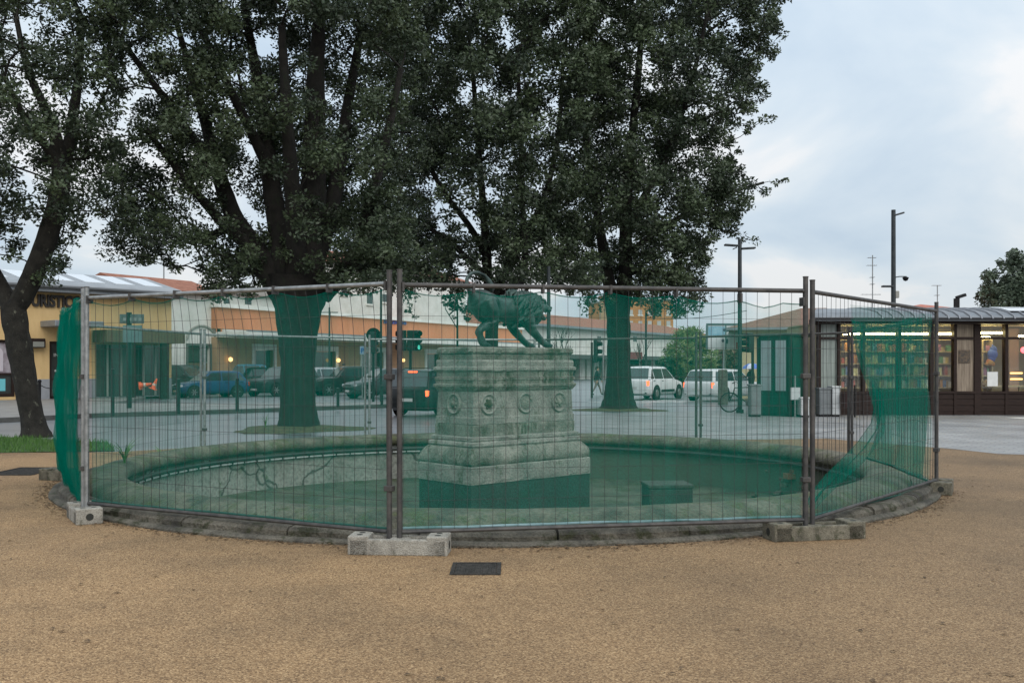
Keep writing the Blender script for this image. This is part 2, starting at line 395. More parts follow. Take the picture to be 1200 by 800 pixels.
# ------------------------------------------------------------------ stone with moss
def stone_mat(name, base, dark, moss, moss_amt=.5, scale=3.0, rough=.85, joints=None, bump=.5, streak=0.0, crack=0.0, algae=False):
    m, nt, b = node_mat(name); N, L = nt.nodes, nt.links
    tc = N.new('ShaderNodeTexCoord'); src = tc.outputs['Object']
    n1 = N.new('ShaderNodeTexNoise'); n1.inputs['Scale'].default_value = scale; n1.inputs['Detail'].default_value = 9; n1.inputs['Roughness'].default_value = .68; L.new(src, n1.inputs['Vector'])
    c1 = N.new('ShaderNodeValToRGB'); e = c1.color_ramp.elements; e[0].position = .36; e[0].color = (*dark, 1); e[1].position = .6; e[1].color = (*base, 1); L.new(n1.outputs['Fac'], c1.inputs['Fac'])
    mp = N.new('ShaderNodeMapping'); L.new(src, mp.inputs[0]); mp.inputs['Location'].default_value = (3, 7, 1)
    if streak: mp.inputs['Scale'].default_value = (1, 1, streak)
    n2 = N.new('ShaderNodeTexNoise'); n2.inputs['Scale'].default_value = scale * 1.7; n2.inputs['Detail'].default_value = 8; n2.inputs['Roughness'].default_value = .7; L.new(mp.outputs[0], n2.inputs['Vector'])
    c2 = N.new('ShaderNodeValToRGB'); e = c2.color_ramp.elements; e[0].position = .62 - .25 * moss_amt; e[0].color = (0, 0, 0, 1); e[1].position = .70 - .2 * moss_amt; e[1].color = (1, 1, 1, 1); L.new(n2.outputs['Fac'], c2.inputs['Fac'])
    mx = N.new('ShaderNodeMixRGB'); L.new(c2.outputs[0], mx.inputs['Fac']); L.new(c1.outputs[0], mx.inputs[1]); mx.inputs[2].default_value = (*moss, 1)
    out = mx.outputs[0]
    n3 = N.new('ShaderNodeTexNoise'); n3.inputs['Scale'].default_value = scale * 14; n3.inputs['Detail'].default_value = 6; L.new(src, n3.inputs['Vector'])
    c3 = N.new('ShaderNodeValToRGB'); e = c3.color_ramp.elements; e[0].position = .33; e[0].color = (.5, .5, .5, 1); e[1].position = .58; e[1].color = (1, 1, 1, 1); L.new(n3.outputs['Fac'], c3.inputs['Fac'])
    mu = N.new('ShaderNodeMixRGB'); mu.blend_type = 'MULTIPLY'; mu.inputs['Fac'].default_value = .7; L.new(out, mu.inputs[1]); L.new(c3.outputs[0], mu.inputs[2]); out = mu.outputs[0]
    if crack:
        md = N.new('ShaderNodeMapping'); L.new(src, md.inputs[0])
        nd = N.new('ShaderNodeTexNoise'); nd.inputs['Scale'].default_value = 2.5; nd.inputs['Detail'].default_value = 5; L.new(src, nd.inputs['Vector'])
        av = N.new('ShaderNodeVectorMath'); av.operation = 'MULTIPLY_ADD'; L.new(nd.outputs['Color'], av.inputs[0]); av.inputs[1].default_value = (.35, .35, .35); L.new(md.outputs[0], av.inputs[2])
        vo = N.new('ShaderNodeTexVoronoi'); vo.feature = 'DISTANCE_TO_EDGE'; vo.inputs['Scale'].default_value = crack; L.new(av.outputs[0], vo.inputs['Vector'])
        cc = N.new('ShaderNodeValToRGB'); e = cc.color_ramp.elements; e[0].position = .003; e[0].color = (.12, .12, .11, 1); e[1].position = .011; e[1].color = (1, 1, 1, 1); L.new(vo.outputs['Distance'], cc.inputs['Fac'])
        m3 = N.new('ShaderNodeMixRGB'); m3.blend_type = 'MULTIPLY'; m3.inputs['Fac'].default_value = .85; L.new(out, m3.inputs[1]); L.new(cc.outputs[0], m3.inputs[2]); out = m3.outputs[0]
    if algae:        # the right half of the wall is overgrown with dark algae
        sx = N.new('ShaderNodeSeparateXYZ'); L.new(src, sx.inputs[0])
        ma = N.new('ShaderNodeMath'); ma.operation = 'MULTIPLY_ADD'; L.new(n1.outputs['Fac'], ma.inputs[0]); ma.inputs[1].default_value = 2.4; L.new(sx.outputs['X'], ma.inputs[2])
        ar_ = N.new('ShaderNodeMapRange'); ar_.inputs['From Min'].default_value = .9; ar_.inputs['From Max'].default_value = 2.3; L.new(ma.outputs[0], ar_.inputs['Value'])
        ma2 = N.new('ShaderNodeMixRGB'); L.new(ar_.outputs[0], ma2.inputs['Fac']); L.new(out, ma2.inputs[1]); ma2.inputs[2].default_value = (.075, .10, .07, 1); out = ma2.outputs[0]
    L.new(out, b.inputs['Base Color'])
    ba = N.new('ShaderNodeMath'); ba.operation = 'ADD'; L.new(n3.outputs['Fac'], ba.inputs[0]); L.new(n1.outputs['Fac'], ba.inputs[1])
    bp = N.new('ShaderNodeBump'); bp.inputs['Strength'].default_value = bump; bp.inputs['Distance'].default_value = .03; L.new(ba.outputs[0], bp.inputs['Height']); L.new(bp.outputs[0], b.inputs['Normal'])
    b.inputs['Roughness'].default_value = rough
    return m
M_RIM = stone_mat('rim_stone', (.18, .17, .125), (.06, .058, .042), (.085, .095, .04), .45, 2.2)
M_STEP = stone_mat('step_stone', (.15, .135, .105), (.04, .036, .028), (.04, .042, .018), .4, 3.0, bump=.8)
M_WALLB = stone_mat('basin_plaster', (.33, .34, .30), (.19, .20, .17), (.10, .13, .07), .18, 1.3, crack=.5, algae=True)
M_FLOORB = stone_mat('basin_floor_stone', (.105, .118, .082), (.045, .058, .04), (.05, .065, .03), .5, 1.2)
M_PLINTH = stone_mat('plinth_stone', (.32, .315, .275), (.17, .167, .145), (.085, .09, .05), .14, 2.6, streak=.35, bump=.6)
M_PLINTHW = stone_mat('plinth_weathered_stone', (.28, .275, .23), (.10, .098, .078), (.055, .062, .032), .36, 3.0, streak=.3, bump=.7)
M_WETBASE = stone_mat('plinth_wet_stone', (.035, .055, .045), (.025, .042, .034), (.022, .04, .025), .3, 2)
M_DARKPIPE = mat('dark_pipe', (.025, .03, .028), (.05, .055, .05), 6, rough=.5)
M_WHITEPIPE = mat('white_pipe', (.45, .5, .48), (.65, .68, .66), 8, rough=.5)

# ------------------------------------------------------------------ fountain
ft = thing('fountain_basin', 'large round empty stone basin with a mossy rim behind the green netted fence', 'fountain', C0)
def lathe_part(name, prof, m, n=160, closed=True, jit=0.0, sm=40, seg=0):
    if seg:          # separate stones with open joints
        b = MB()
        for k in range(seg):
            dr = random.uniform(-.012, .012); dz = random.uniform(-.008, .008)
            b.lathe([(r + dr * (r > 5.45), z + dz * (z > 0)) for r, z in prof], 8, closed=closed, a0=2 * math.pi * k / seg + .0016, a1=2 * math.pi * (k + 1) / seg - .0016)
            q = len(prof); e0 = len(b.v) - 9 * q
            b.f.append([e0 + i for i in range(q)]); b.mi.append(0); b.f.append([e0 + 8 * q + i for i in reversed(range(q))]); b.mi.append(0)
    else: b = MB().lathe(prof, n, closed=closed)
    if jit:
        for i, v in enumerate(b.v):
            a = math.atan2(v[1], v[0]); k = 1 + jit * (math.sin(a * 23) * .4 + math.sin(a * 57 + 1) * .3 + random.uniform(-.3, .3)) / 5
            b.v[i] = (v[0] * k, v[1] * k, v[2] + jit * .25 * (math.sin(a * 31 + 2) + random.uniform(-.5, .5)))
    return b.build(name, m, ft, smooth=sm)
lathe_part('rim', [(4.98, .02), (4.91, .035), (4.865, .08), (4.86, .14), (4.89, .19), (4.96, .22), (5.08, .232), (5.20, .22), (5.30, .19), (5.37, .14), (5.40, .07), (5.40, -.1), (4.98, -.1)], M_RIM, 260, jit=.010, sm=70)
lathe_part('step', [(5.40, .105), (5.50, .118), (5.575, .110), (5.612, .08), (5.618, -.1), (5.40, -.1)], M_STEP, 200, jit=.012, seg=30)
lathe_part('kerb_ring', [(5.60, .042), (5.68, .042), (5.712, .022), (5.715, -.1), (5.60, -.1)], M_STEP, 160, jit=.012)
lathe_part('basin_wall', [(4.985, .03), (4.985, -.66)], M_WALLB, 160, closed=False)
b = MB().lathe([(0, -.652), (2.5, -.656), (4.6, -.65), (4.99, -.60)], 96)
b.build('basin_floor', M_FLOORB, ft, smooth=60)
pr = [(4.90 + .028 * math.cos(a), -.035 + .028 * math.sin(a)) for a in [2 * math.pi * i / 8 for i in range(8)]]
b = MB().lathe(pr, 140, closed=True); b.build('water_pipe', M_DARKPIPE, ft, smooth=60)
pr = [(4.93 + .016 * math.cos(a), -.095 + .016 * math.sin(a)) for a in [2 * math.pi * i / 6 for i in range(6)]]
b = MB().lathe(pr, 120, closed=True, a0=R(75), a1=R(190)); wp = b.build('supply_pipe', M_WHITEPIPE, ft, smooth=60)
for i in range(36):
    a = R(76 + i * 3.2); MB().box((4.925 * math.cos(a), 4.925 * math.sin(a), -.095), (.05, .02, .05), rz=a).build('pipe_clip', M_DARKPIPE, wp)
# rubble in the basin
M_BLOCK = stone_mat('block_concrete', (.05, .075, .06), (.03, .05, .042), (.06, .08, .05), .2, 4)
bt = thing('concrete_block', 'dark square concrete box standing on the basin floor right of the pedestal', 'block', (2.05, 13.0, -.65))
bt.rotation_euler.z = R(4)
MB().box((0, 0, .28), (.58, .5, .56)).build('body', M_BLOCK, bt, bevel=.02)
MB().box((0, 0, .585), (.60, .52, .05)).build('lid', stone_mat('lid_stone', (.07, .085, .068), (.035, .045, .035), (.05, .07, .04), .2, 4), bt, bevel=.012)
b = MB().box((0, 0, 0), (.34, .17, .09)).box((.05, .02, .075), (.22, .14, .055), rz=.3)
o = b.build('loose_brick', mat('brick_red', (.16, .07, .04), (.25, .12, .07), 9, bump=.5), None, bevel=.008)
pb = P(932, 556, 15.6); o.location = (pb.x, 15.6, pb.z - .02); o.rotation_euler.z = .2
tag(o, 'reddish brown broken bricks on the rubble by the right basin rim', 'bricks')
b = MB()
for i in range(60):
    a = R(random.uniform(-22, 28)); r = random.uniform(4.55, 4.95)
    s = random.uniform(.03, .11)
    b.box((r * math.cos(a), r * math.sin(a), -.63 + random.uniform(0, .50) * max(0, (r - 4.5) / .45)), (s * 1.5, s, s * .7), rz=random.uniform(0, 3), ry=random.uniform(-.4, .4))
o = b.build('rubble', M_STEP); o.location = C0; tag(o, kind='stuff')

# ------------------------------------------------------------------ plinth
PA = R(42); PCX, PCY = -.08, 14.1
L1, L2 = 2.26, 1.14
pl = thing('stone_pedestal', 'weathered grey stone pedestal with carved round medallions in the middle of the basin', 'pedestal', (PCX, PCY, 0), PA)
def rect_loft(prof, name, m, rough=0.0, smooth=None, n=10):
    """prof: list of (inset, z): a rectangular moulding lofted upwards"""
    b = MB(); rows = []
    for e, z in prof:
        hx, hy = L1 / 2 - e, L2 / 2 - e; ring = []
        for (x0, y0), (x1, y1), k in (((-hx, -hy), (hx, -hy), n), ((hx, -hy), (hx, hy), n // 2), ((hx, hy), (-hx, hy), n), ((-hx, hy), (-hx, -hy), n // 2)):
            for i in range(k):
                t = i / k; q = rough
                corner = i == 0
                jx, jy = (random.uniform(-q, q), random.uniform(-q, q))
                if corner and q: jx -= math.copysign(q, x0); jy -= math.copysign(q, y0)
                ring.append((x0 + (x1 - x0) * t + jx, y0 + (y1 - y0) * t + jy, z + random.uniform(-q, q) * .4))
        rows.append(ring)
    m_ = len(rows[0])
    for r in rows: b.v += r
    for k in range(len(rows) - 1):
        for i in range(m_):
            j = (i + 1) % m_; b.f.append([k * m_ + i, k * m_ + j, (k + 1) * m_ + j, (k + 1) * m_ + i]); b.mi.append(0)
    b.f.append([i for i in reversed(range(m_))]); b.mi.append(0)
    b.f.append([(len(rows) - 1) * m_ + i for i in range(m_)]); b.mi.append(0)
    return b.build(name, m, pl, smooth=smooth)
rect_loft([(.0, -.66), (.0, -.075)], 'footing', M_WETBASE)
rect_loft([(-.008, -.07), (-.012, -.03), (-.012, .155), (.0, .17)], 'base_course', M_PLINTH, .006, n=24)
rect_loft([(.015, .172), (-.006, .20), (-.01, .26), (.012, .32), (.05, .375), (.085, .405)], 'base_moulding', M_PLINTHW, .008, smooth=50, n=30)
rect_loft([(.10, .407), (.085, .43), (.09, .465), (.125, .485), (.115, .50), (.115, .535), (.14, .552)], 'torus_moulding', M_PLINTH, .004, n=24)
rect_loft([(.155, .554), (.155, .70), (.165, .706), (.165, .712)], 'lower_block', M_PLINTHW, .004, n=24)
rect_loft([(.160, .715), (.160, .80), (.172, .812), (.175, .815), (.185, 1.16)], 'die', M_PLINTH, .003, n=24)
rect_loft([(.175, 1.163), (.15, 1.20), (.135, 1.225), (.135, 1.25), (.165, 1.262), (.16, 1.30), (.15, 1.315), (.15, 1.345), (.172, 1.36), (.165, 1.42), (.16, 1.43)], 'cornice', M_PLINTHW, .004, n=24)
rect_loft([(.15, 1.432), (.135, 1.45), (.135, 1.485), (.165, 1.50), (.16, 1.56), (.17, 1.59)], 'frieze', M_PLINTH, .005, n=24)
rect_loft([(.20, 1.592), (.19, 1.66), (.21, 1.675)], 'upper_block', M_PLINTHW, .006, n=24)
rect_loft([(.175, 1.677), (.165, 1.70), (.168, 1.745), (.20, 1.765)], 'top_slab', M_PLINTHW, .008, n=24)
M_HOLESHADE = mat('hole_shade_paint', (.02, .022, .018))  # near-black colour standing in for the shade inside small sockets
def medallion(cx, cy, rz, boss):
    b = MB()
    R_ = .125
    b.lathe([(R_ + .02, -.012), (R_ + .02, .02), (R_ + .008, .032), (R_ - .01, .024), (R_ - .018, .008), (0.0, .012)], 26)
    o = b.build('medallion', M_PLINTH, pl, smooth=50)
    M = Matrix.Translation((cx, cy, .985)) @ Matrix.Rotation(rz, 4, 'Z') @ Matrix.Rotation(R(90), 4, 'X')
    o.data.transform(M)
    b = MB()
    if boss:
        b.ball((0, 0, .02), (.05, .05, .035), 10, 6)
        for k in range(6):
            a = k * math.pi / 3; b.ball((.055 * math.cos(a), .055 * math.sin(a), .014), (.026, .026, .014), 7, 5)
    else:
        b.ball((0, 0, .012), (.085, .085, .012), 14, 5); b.ball((.10, .07, .014), (.03, .03, .018), 7, 5)
    q = b.build('boss', M_PLINTHW, o, smooth=60); q.data.transform(M)
    return o
yf = L2 / 2 - .178; xf = L1 / 2 - .178
for x, bs in ((-.68, True), (0.0, False), (.66, True)):
    medallion(x, -yf, 0, bs)
medallion(-xf, 0, R(-90), True); medallion(xf, 0, R(90), True)

# ------------------------------------------------------------------ lion
M_BRONZE = mat('bronze_patina', (.008, .020, .018), (.08, .12, .11), 5.5, rough=.42, metal=.35, bump=.25, bscale=22, lo=.38, hi=.66)
M_BRONZED = mat('bronze_mane', (.01, .028, .024), (.045, .09, .075), 6, rough=.5, metal=.3, bump=.5, bscale=30)
V = []; E = []; RD = []
def sv(p, r, parent=None):
    V.append(p); RD.append(r if hasattr(r, '__len__') else (r, r))
    if parent is not None: E.append((parent, len(V) - 1))
    return len(V) - 1
def chain(start, rows):
    k = start
    for p, r in rows: k = sv(p, r, k)
    return k
pel = sv((-.44, 0, .62), (.20, .21))
rump = sv((-.57, 0, .65), (.155, .17), pel)
loin = sv((-.27, 0, .585), (.145, .165), pel)
belly = sv((-.12, 0, .55), (.165, .18), loin)
rib = sv((.05, 0, .545), (.19, .22), belly)
che = sv((.24, 0, .57), (.19, .235), rib)
nk = sv((.41, 0, .635), (.16, .18), che)
hd = sv((.57, 0, .685), (.135, .135), nk)
br = sv((.675, 0, .70), (.105, .09), hd)
mz = sv((.775, 0, .675), (.075, .06), br); sv((.835, 0, .665), (.056, .046), mz)
jw = sv((.64, 0, .56), (.068, .048), hd); sv((.775, 0, .505), (.045, .032), jw)
chain(rump, (((-.66, 0, .725), .05), ((-.735, 0, .80), .034), ((-.735, 0, .90), .027), ((-.66, 0, .985), .025), ((-.54, 0, 1.015), .025), ((-.41, 0, .985), .027), ((-.32, 0, .91), .045), ((-.28, 0, .84), .052), ((-.26, 0, .78), .02)))
def paw(k, x, y):          # broad paw with three toes
    q = sv((x + .05, y, .042), (.05, .042), k)
    for dy in (-.036, 0, .036): sv((x + .115, y + dy, .03), .026, q)
def hind(s, x0, xk, xh, xa):
    h = sv((x0, s * .12, .54), (.13, .185), pel); t_ = sv((x0 + (xk - x0) * .55, s * .16, .43), (.11, .145), h)
    k = sv((xk, s * .16, .335), (.068, .08), t_); c = sv(((xk + xh) / 2 - .02, s * .16, .275), (.052, .058), k); o = sv((xh, s * .158, .215), (.052, .056), c)
    m = sv((xa - .02, s * .157, .12), (.048, .05), o); an = sv((xa, s * .156, .05), (.05, .046), m); paw(an, xa, s * .156)
hind(-1, -.47, -.38, -.645, -.60); hind(1, -.43, -.22, -.42, -.30)
def fore(s, dx):
    h = sv((.24, s * .145, .50), (.105, .15), che); u = sv((.27 + dx * .3, s * .175, .385), (.082, .105), h); e = sv((.31 + dx * .5, s * .18, .30), (.078, .09), u)
    f = sv((.42 + dx, s * .178, .205), (.062, .066), e); w = sv((.54 + dx, s * .175, .105), (.053, .054), f); an = sv((.61 + dx, s * .174, .055), (.054, .048), w); paw(an, .61 + dx, s * .174)
fore(-1, .0); fore(1, -.03)
li = thing('lion_statue', 'green bronze roaring lion statue with a looped tail on the stone pedestal', 'statue', (PCX + .0, PCY + .0, 1.762), PA)
lb_ = skin_mesh('body', V, E, RD, [M_BRONZE], li, sub=3, root=0)
# muscle relief: ribs, haunch and shoulder folds pressed into the bronze
for v in lb_.data.vertices:
    p = v.co
    if abs(p.y) > .04 and .30 < p.z < .80:
        k = 0.0
        if -.10 < p.x < .20: k += .008 * math.sin((p.x + p.z * .35) * 70) * max(0, 1 - abs(p.z - .55) / .16)
        for cx, cz, r in ((-.47, .52, .17), (.26, .50, .15)):
            d = math.hypot(p.x - cx, p.z - cz); k += .022 * math.exp(-((d) / r) ** 2) - .022 * math.exp(-((d - r * 1.15) / .035) ** 2)
        v.co.y += math.copysign(k, p.y)
b = MB()
rnd = random.Random(3)
for k in range(330):
    t = rnd.random() ** .8; a = rnd.uniform(-2.2, 2.2) if rnd.random() < .85 else rnd.uniform(-3.14, 3.14)
    # collar from behind the ears back over the shoulders
    cx, cz, rr = .10 + .385 * t, .595 + .085 * t, .25 - .085 * t
    dirv = Vector((-.1 + .35 * t, math.sin(a), math.cos(a))).normalized()
    p0 = Vector((cx, 0, cz)) + dirv * rr * .85
    ln = rnd.uniform(.09, .16)
    bk = Vector((-.75, math.sin(a) * .25, -.35 - .2 * abs(math.sin(a)))) * ln
    sw = rnd.uniform(-.03, .03)
    p1 = p0 + dirv * .05 + bk * .4 + Vector((0, sw, 0)); p2 = p0 + dirv * .045 + bk * .8 + Vector((0, sw * 1.6, -.01)); p3 = p0 + dirv * .015 + bk * 1.15 + Vector((0, rnd.uniform(-.03, .03), -.03))
    b.tube([p0 - dirv * .03, p1, p2, p3], [.030, .036, .026, .005], 6)
for k in range(90):      # beard and chest locks
    t = rnd.random(); p0 = Vector((.34 + .21 * t + rnd.uniform(-.03, .03), rnd.uniform(-.12, .12), .46 + .09 * t))
    b.tube([p0, p0 + Vector((.02, 0, -.06)), p0 + Vector((-.03, rnd.uniform(-.02, .02), -.14))], [.032, .036, .006], 6)
b.build('mane', M_BRONZED, li, smooth=70)
for s in (-1, 1):
    MB().ball((.56, s * .12, .80), (.035, .022, .042), 8, 6).build('ear', M_BRONZED, li, smooth=70); MB().ball((.72, s * .07, .74), (.02, .016, .014), 8, 5).build('eye', M_BRONZED, li, smooth=70)
    MB().tube([(.62, s * .08, .785), (.685, s * .078, .775), (.735, s * .06, .745)], [.02, .026, .012], 7).build('brow', M_BRONZE, li, smooth=70)
    MB().ball((.805, s * .04, .655), (.055, .036, .038), 8, 6).build('lip', M_BRONZE, li, smooth=70)
    MB().tube([(.82, s * .038, .63), (.825, s * .038, .585)], [.012, .002], 6).build('tooth', M_BRONZE, li); MB().tube([(.77, s * .028, .52), (.775, s * .028, .56)], [.010, .002], 6).build('tooth', M_BRONZE, li)
MB().ball((.875, 0, .695), (.028, .04, .024), 8, 5).build('nose', M_BRONZED, li, smooth=70)

# the beast crouches: rump up, forequarters down
for ch in li.children:
    for v in ch.data.vertices:
        k = min(1, max(0, (v.co.z - .08) / .36)); v.co.z -= .085 * (v.co.x + .12) * k

# ------------------------------------------------------------------ fence
M_GALV = mat('galvanised_steel', (.20, .21, .21), (.36, .37, .37), 14, rough=.45, metal=.6, bump=.1)
M_RUSTY = mat('weathered_steel', (.04, .04, .041), (.095, .088, .082), 9, rough=.6, metal=.3)
M_WIRE = mat('fence_wire', (.012, .014, .014), (.04, .042, .042), 5, rough=.6, metal=.0)
M_CONC = stone_mat('foot_concrete', (.40, .38, .33), (.25, .235, .205), (.14, .135, .10), .15, 7)
M_CONCD = stone_mat('foot_concrete_mossy', (.22, .20, .15), (.11, .10, .075), (.07, .07, .04), .4, 7)
FP = {'P0': (-4.19, 9.6), 'P1': (-.95, 7.9), 'P2': (2.60, 8.55), 'P3': (5.03, 11.6), 'P4': (5.6, 16.2), 'P5': (3.5, 18.4), 'P6': (.5, 19.7), 'P7': (-2.85, 19.3), 'P8': (-5.4, 17.1), 'PL': (-5.95, 13.0)}
def fence(a, c, ztop, zrail, zbot, label, pm=M_GALV, pm2=None, bend=0.0, group='wire fence panels round the basin'):
    pa, pc = Vector((*FP[a], 0)), Vector((*FP[c], 0)); d = pc - pa; ln = d.length; rz = math.atan2(d.y, d.x)
    t = thing('wire_fence', label, 'fence panel', pa, rz, group)
    g = .045
    for x, pmm in ((g, pm), (ln - g, pm2 or pm)):
        MB().tube([(x, 0, zbot - .09), (x, 0, ztop)], .0225, 12).build('post', pmm, t, smooth=40)
        MB().tube([(x, 0, ztop - .004), (x, 0, ztop + .006)], .025, 10).build('post_cap', M_RUSTY, t, smooth=40)
    MB().tube([(g + .02, 0, zrail), (ln - g - .02, 0, zrail)], .02, 10).build('top_rail', pm, t, smooth=40)
    MB().tube([(g + .02, 0, zbot), (ln - g - .02, 0, zbot)], .017, 8).build('bottom_rail', M_RUSTY, t, smooth=40)
    b = MB(); n = int((ln - .14) / .105)
    for i in range(n + 1):
        x = .07 + (ln - .14) * i / n
        k = math.exp(-((x - ln * .62) / (ln * .32)) ** 2) * bend
        j = random.uniform(-.006, .006); kink = random.uniform(-.035, .035) if random.random() < .22 else 0; kz = random.uniform(.2, .8)
        pts = []
        for q in range(9):
            u = q / 8; z = zbot + (zrail - zbot) * u
            dxx = -k * max(0, (u - .72) / .28) ** 1.4 + j * math.sin(u * 3) + kink * math.exp(-((u - kz) / .16) ** 2)
            pts.append((x + dxx, .004 * math.sin(u * 5 + i), z))
        b.tube(pts, .0021, 4, caps=False)
    for q in range(1, 8):
        z = zbot + (zrail - zbot) * q / 8
        b.tube([(.06, -.004, z), (ln - .06, -.004, z)], .0019, 4, caps=False)
    b.build('wire_mesh', M_WIRE, t)
    # coupling clamp
    for z in (zbot + .35, zbot + 1.25): MB().box((ln - g, -.0, z), (.075, .06, .045)).build('clamp', M_RUSTY, t, bevel=.006)
    return t, rz, ln
fence('PL', 'P0', 2.27, 2.16, .15, 'fence panel at the left end seen nearly edge on behind the bulging net')
fence('P0', 'P1', 2.27, 2.165, .165, 'front fence panel with bent wires between the left post and the middle post', pm2=M_RUSTY, bend=.12)
fence('P1', 'P2', 2.275, 2.155, .165, 'front fence panel in the centre before the lion pedestal', pm=M_RUSTY)
fence('P2', 'P3', 2.25, 2.15, .165, 'right fence panel with the torn drooping green net', pm=M_RUSTY)
fence('P3', 'P4', 2.16, 2.06, .06, 'rear fence panel at the right end running back towards the shop', pm=M_RUSTY)
fence('P4', 'P5', 2.14, 2.05, .05, 'rear fence panel before the green newspaper kiosk', pm=M_RUSTY)
fence('P5', 'P6', 2.14, 2.03, .05, 'rear fence panel before the two white cars', pm=M_RUSTY)
fence('P6', 'P7', 2.12, 2.03, .05, 'rear fence panel behind the left side of the lion')
fence('P7', 'P8', 2.14, 2.05, .05, 'rear fence panel crossing before the thickest tree trunk')
fence('P8', 'PL', 2.14, 2.06, .06, 'rear fence panel at the left before the yellow building')

def foot(key, label, rz, off, m, length=.74):
    p = Vector((*FP[key], 0)) + Vector((*off, 0))
    t = thing('concrete_ballast', label, 'fence foot', p, rz, 'concrete feet of the fence')
    h = length / 2; b = MB()
    for s in (-1, 1):
        b.box((0, s * .095, .065), (length - .02, .05, .13)); b.box((s * (h - .085), 0, .0775), (.17, .24, .155))
    b.box((0, 0, .06), (.17, .15, .12)); b.box((0, 0, .02), (length - .1, .16, .04))
    b.build('block', m, t, bevel=.012)
    for s in (-1, 1):
        for yy in (-.05, .05): MB().lathe([(0, .1565), (.026, .1565)], 12, (s * (h - .085), yy, 0)).build('hole_shade_disc', M_HOLESHADE, t)  # flat dark discs laid on the solid block, painting the shade of sockets
        MB().lathe([(0, s * (h + .002)), (.035, s * (h + .002))], 12, (0, 0, .075), axis='X').build('hole_shade_disc', M_HOLESHADE, t)
    return t
foot('P1', 'long pale concrete foot under the middle fence post', R(-4), (.05, -.02), M_CONC, .80)
foot('P2', 'long mossy grey concrete foot under the right front fence post', R(12), (.03, 0), M_CONCD, .86)
foot('P0', 'pale concrete foot under the left fence post seen from its end', R(-58), (.03, -.05), M_CONC, .62)
foot('P3', 'dark mossy concrete foot at the right end of the fence', R(64), (.05, .0), M_CONCD, .5)
foot('PL', 'small concrete foot farthest back under the bulging left net', R(-20), (-.05, -.05), M_CONCD, .40)

# ------------------------------------------------------------------ netting
def net_mat(name, cov, col=(.003, .20, .145)):
    m, nt, b = node_mat(name); N, L = nt.nodes, nt.links
    N.remove(b); out = N['Material Output']
    tr = N.new('ShaderNodeBsdfTransparent'); df = N.new('ShaderNodeBsdfDiffuse'); tl = N.new('ShaderNodeBsdfTranslucent')
    df.inputs['Color'].default_value = (*col, 1); tl.inputs['Color'].default_value = (*col, 1)
    m1 = N.new('ShaderNodeMixShader'); m1.inputs['Fac'].default_value = .4; L.new(df.outputs[0], m1.inputs[1]); L.new(tl.outputs[0], m1.inputs[2])
    tc = N.new('ShaderNodeTexCoord'); nz = N.new('ShaderNodeTexNoise'); nz.inputs['Scale'].default_value = 1.6; nz.inputs['Detail'].default_value = 5
    mp = N.new('ShaderNodeMapping'); mp.inputs['Scale'].default_value = (5, 5, .55); L.new(tc.outputs['Object'], mp.inputs[0]); L.new(mp.outputs[0], nz.inputs['Vector'])
    mr = N.new('ShaderNodeMapRange'); mr.inputs['From Min'].default_value = .3; mr.inputs['From Max'].default_value = .7
    mr.inputs['To Min'].default_value = cov * .78; mr.inputs['To Max'].default_value = cov * 1.22; L.new(nz.outputs['Fac'], mr.inputs['Value'])
    m2 = N.new('ShaderNodeMixShader'); L.new(mr.outputs[0], m2.inputs['Fac']); L.new(tr.outputs[0], m2.inputs[1]); L.new(m1.outputs[0], m2.inputs[2])
    L.new(m2.outputs[0], out.inputs['Surface'])
    return m
M_NET = net_mat('green_netting', .21, (.0008, .335, .245))
M_NETD = net_mat('green_netting_dense', .62, (.002, .165, .118))
M_NETL = net_mat('green_netting_bunched', .50, (.002, .22, .155))
M_NETF = net_mat('green_netting_folded', .52, (.002, .20, .145))
def grid_surface(name, fn, nu, nv, m, parent=None):
    b = MB()
    for j in range(nv + 1):
        for i in range(nu + 1): b.v.append(tuple(fn(i / nu, j / nv)))
    for j in range(nv):
        for i in range(nu):
            k = j * (nu + 1) + i; b.f.append([k, k + 1, k + nu + 2, k + nu + 1]); b.mi.append(0)
    return b.build(name, m, parent, smooth=180)
def lerp_list(tab, t):
    for (t0, v0), (t1, v1) in zip(tab, tab[1:]):
        if t <= t1: return v0 + (v1 - v0) * (t - t0) / max(1e-9, t1 - t0)
    return tab[-1][1]
GN = 'green debris nets tied to the fence'
def flat_net(a, c, label, ztop, zbot, side=.035, hem=None):
    pa, pc = Vector((*FP[a], 0)), Vector((*FP[c], 0)); d = pc - pa; ln = d.length; rz = math.atan2(d.y, d.x)
    t = thing('debris_netting', label, 'netting', pa, rz, GN)
    ph = random.uniform(0, 6)
    def fn(u, v):
        x = .07 + (ln - .14) * u
        zt = lerp_list(ztop, u); z = zbot + (zt - zbot) * v
        sag = -.035 * abs(math.sin(u * math.pi * 6)) * (v > .93) - .012 * abs(math.sin(u * math.pi * 6)) * v
        return (x, side + .012 * math.sin(u * 13 + v * 4 + ph) + .008 * math.sin(u * 31 - v * 7), z + sag)
    grid_surface('net', fn, 48, 24, M_NET, t)
    b = MB(); b.tube([Vector(fn(u / 40, 0)) + Vector((0, -.004, 0)) for u in range(41)], .011, 6); b.build('hem', hem, t, smooth=60)
    b = MB(); b.tube([Vector(fn(u / 40, 1)) for u in range(41)], .006, 5); b.build('top_edge', M_NETF, t, smooth=60)
    for q in range(7):
        x, y, z = fn(min(.999, max(.001, q / 6)), 1); MB().box((x, .008, z + .02), (.018, .075, .075)).build('cable_tie', M_RUSTY, t)
    return t
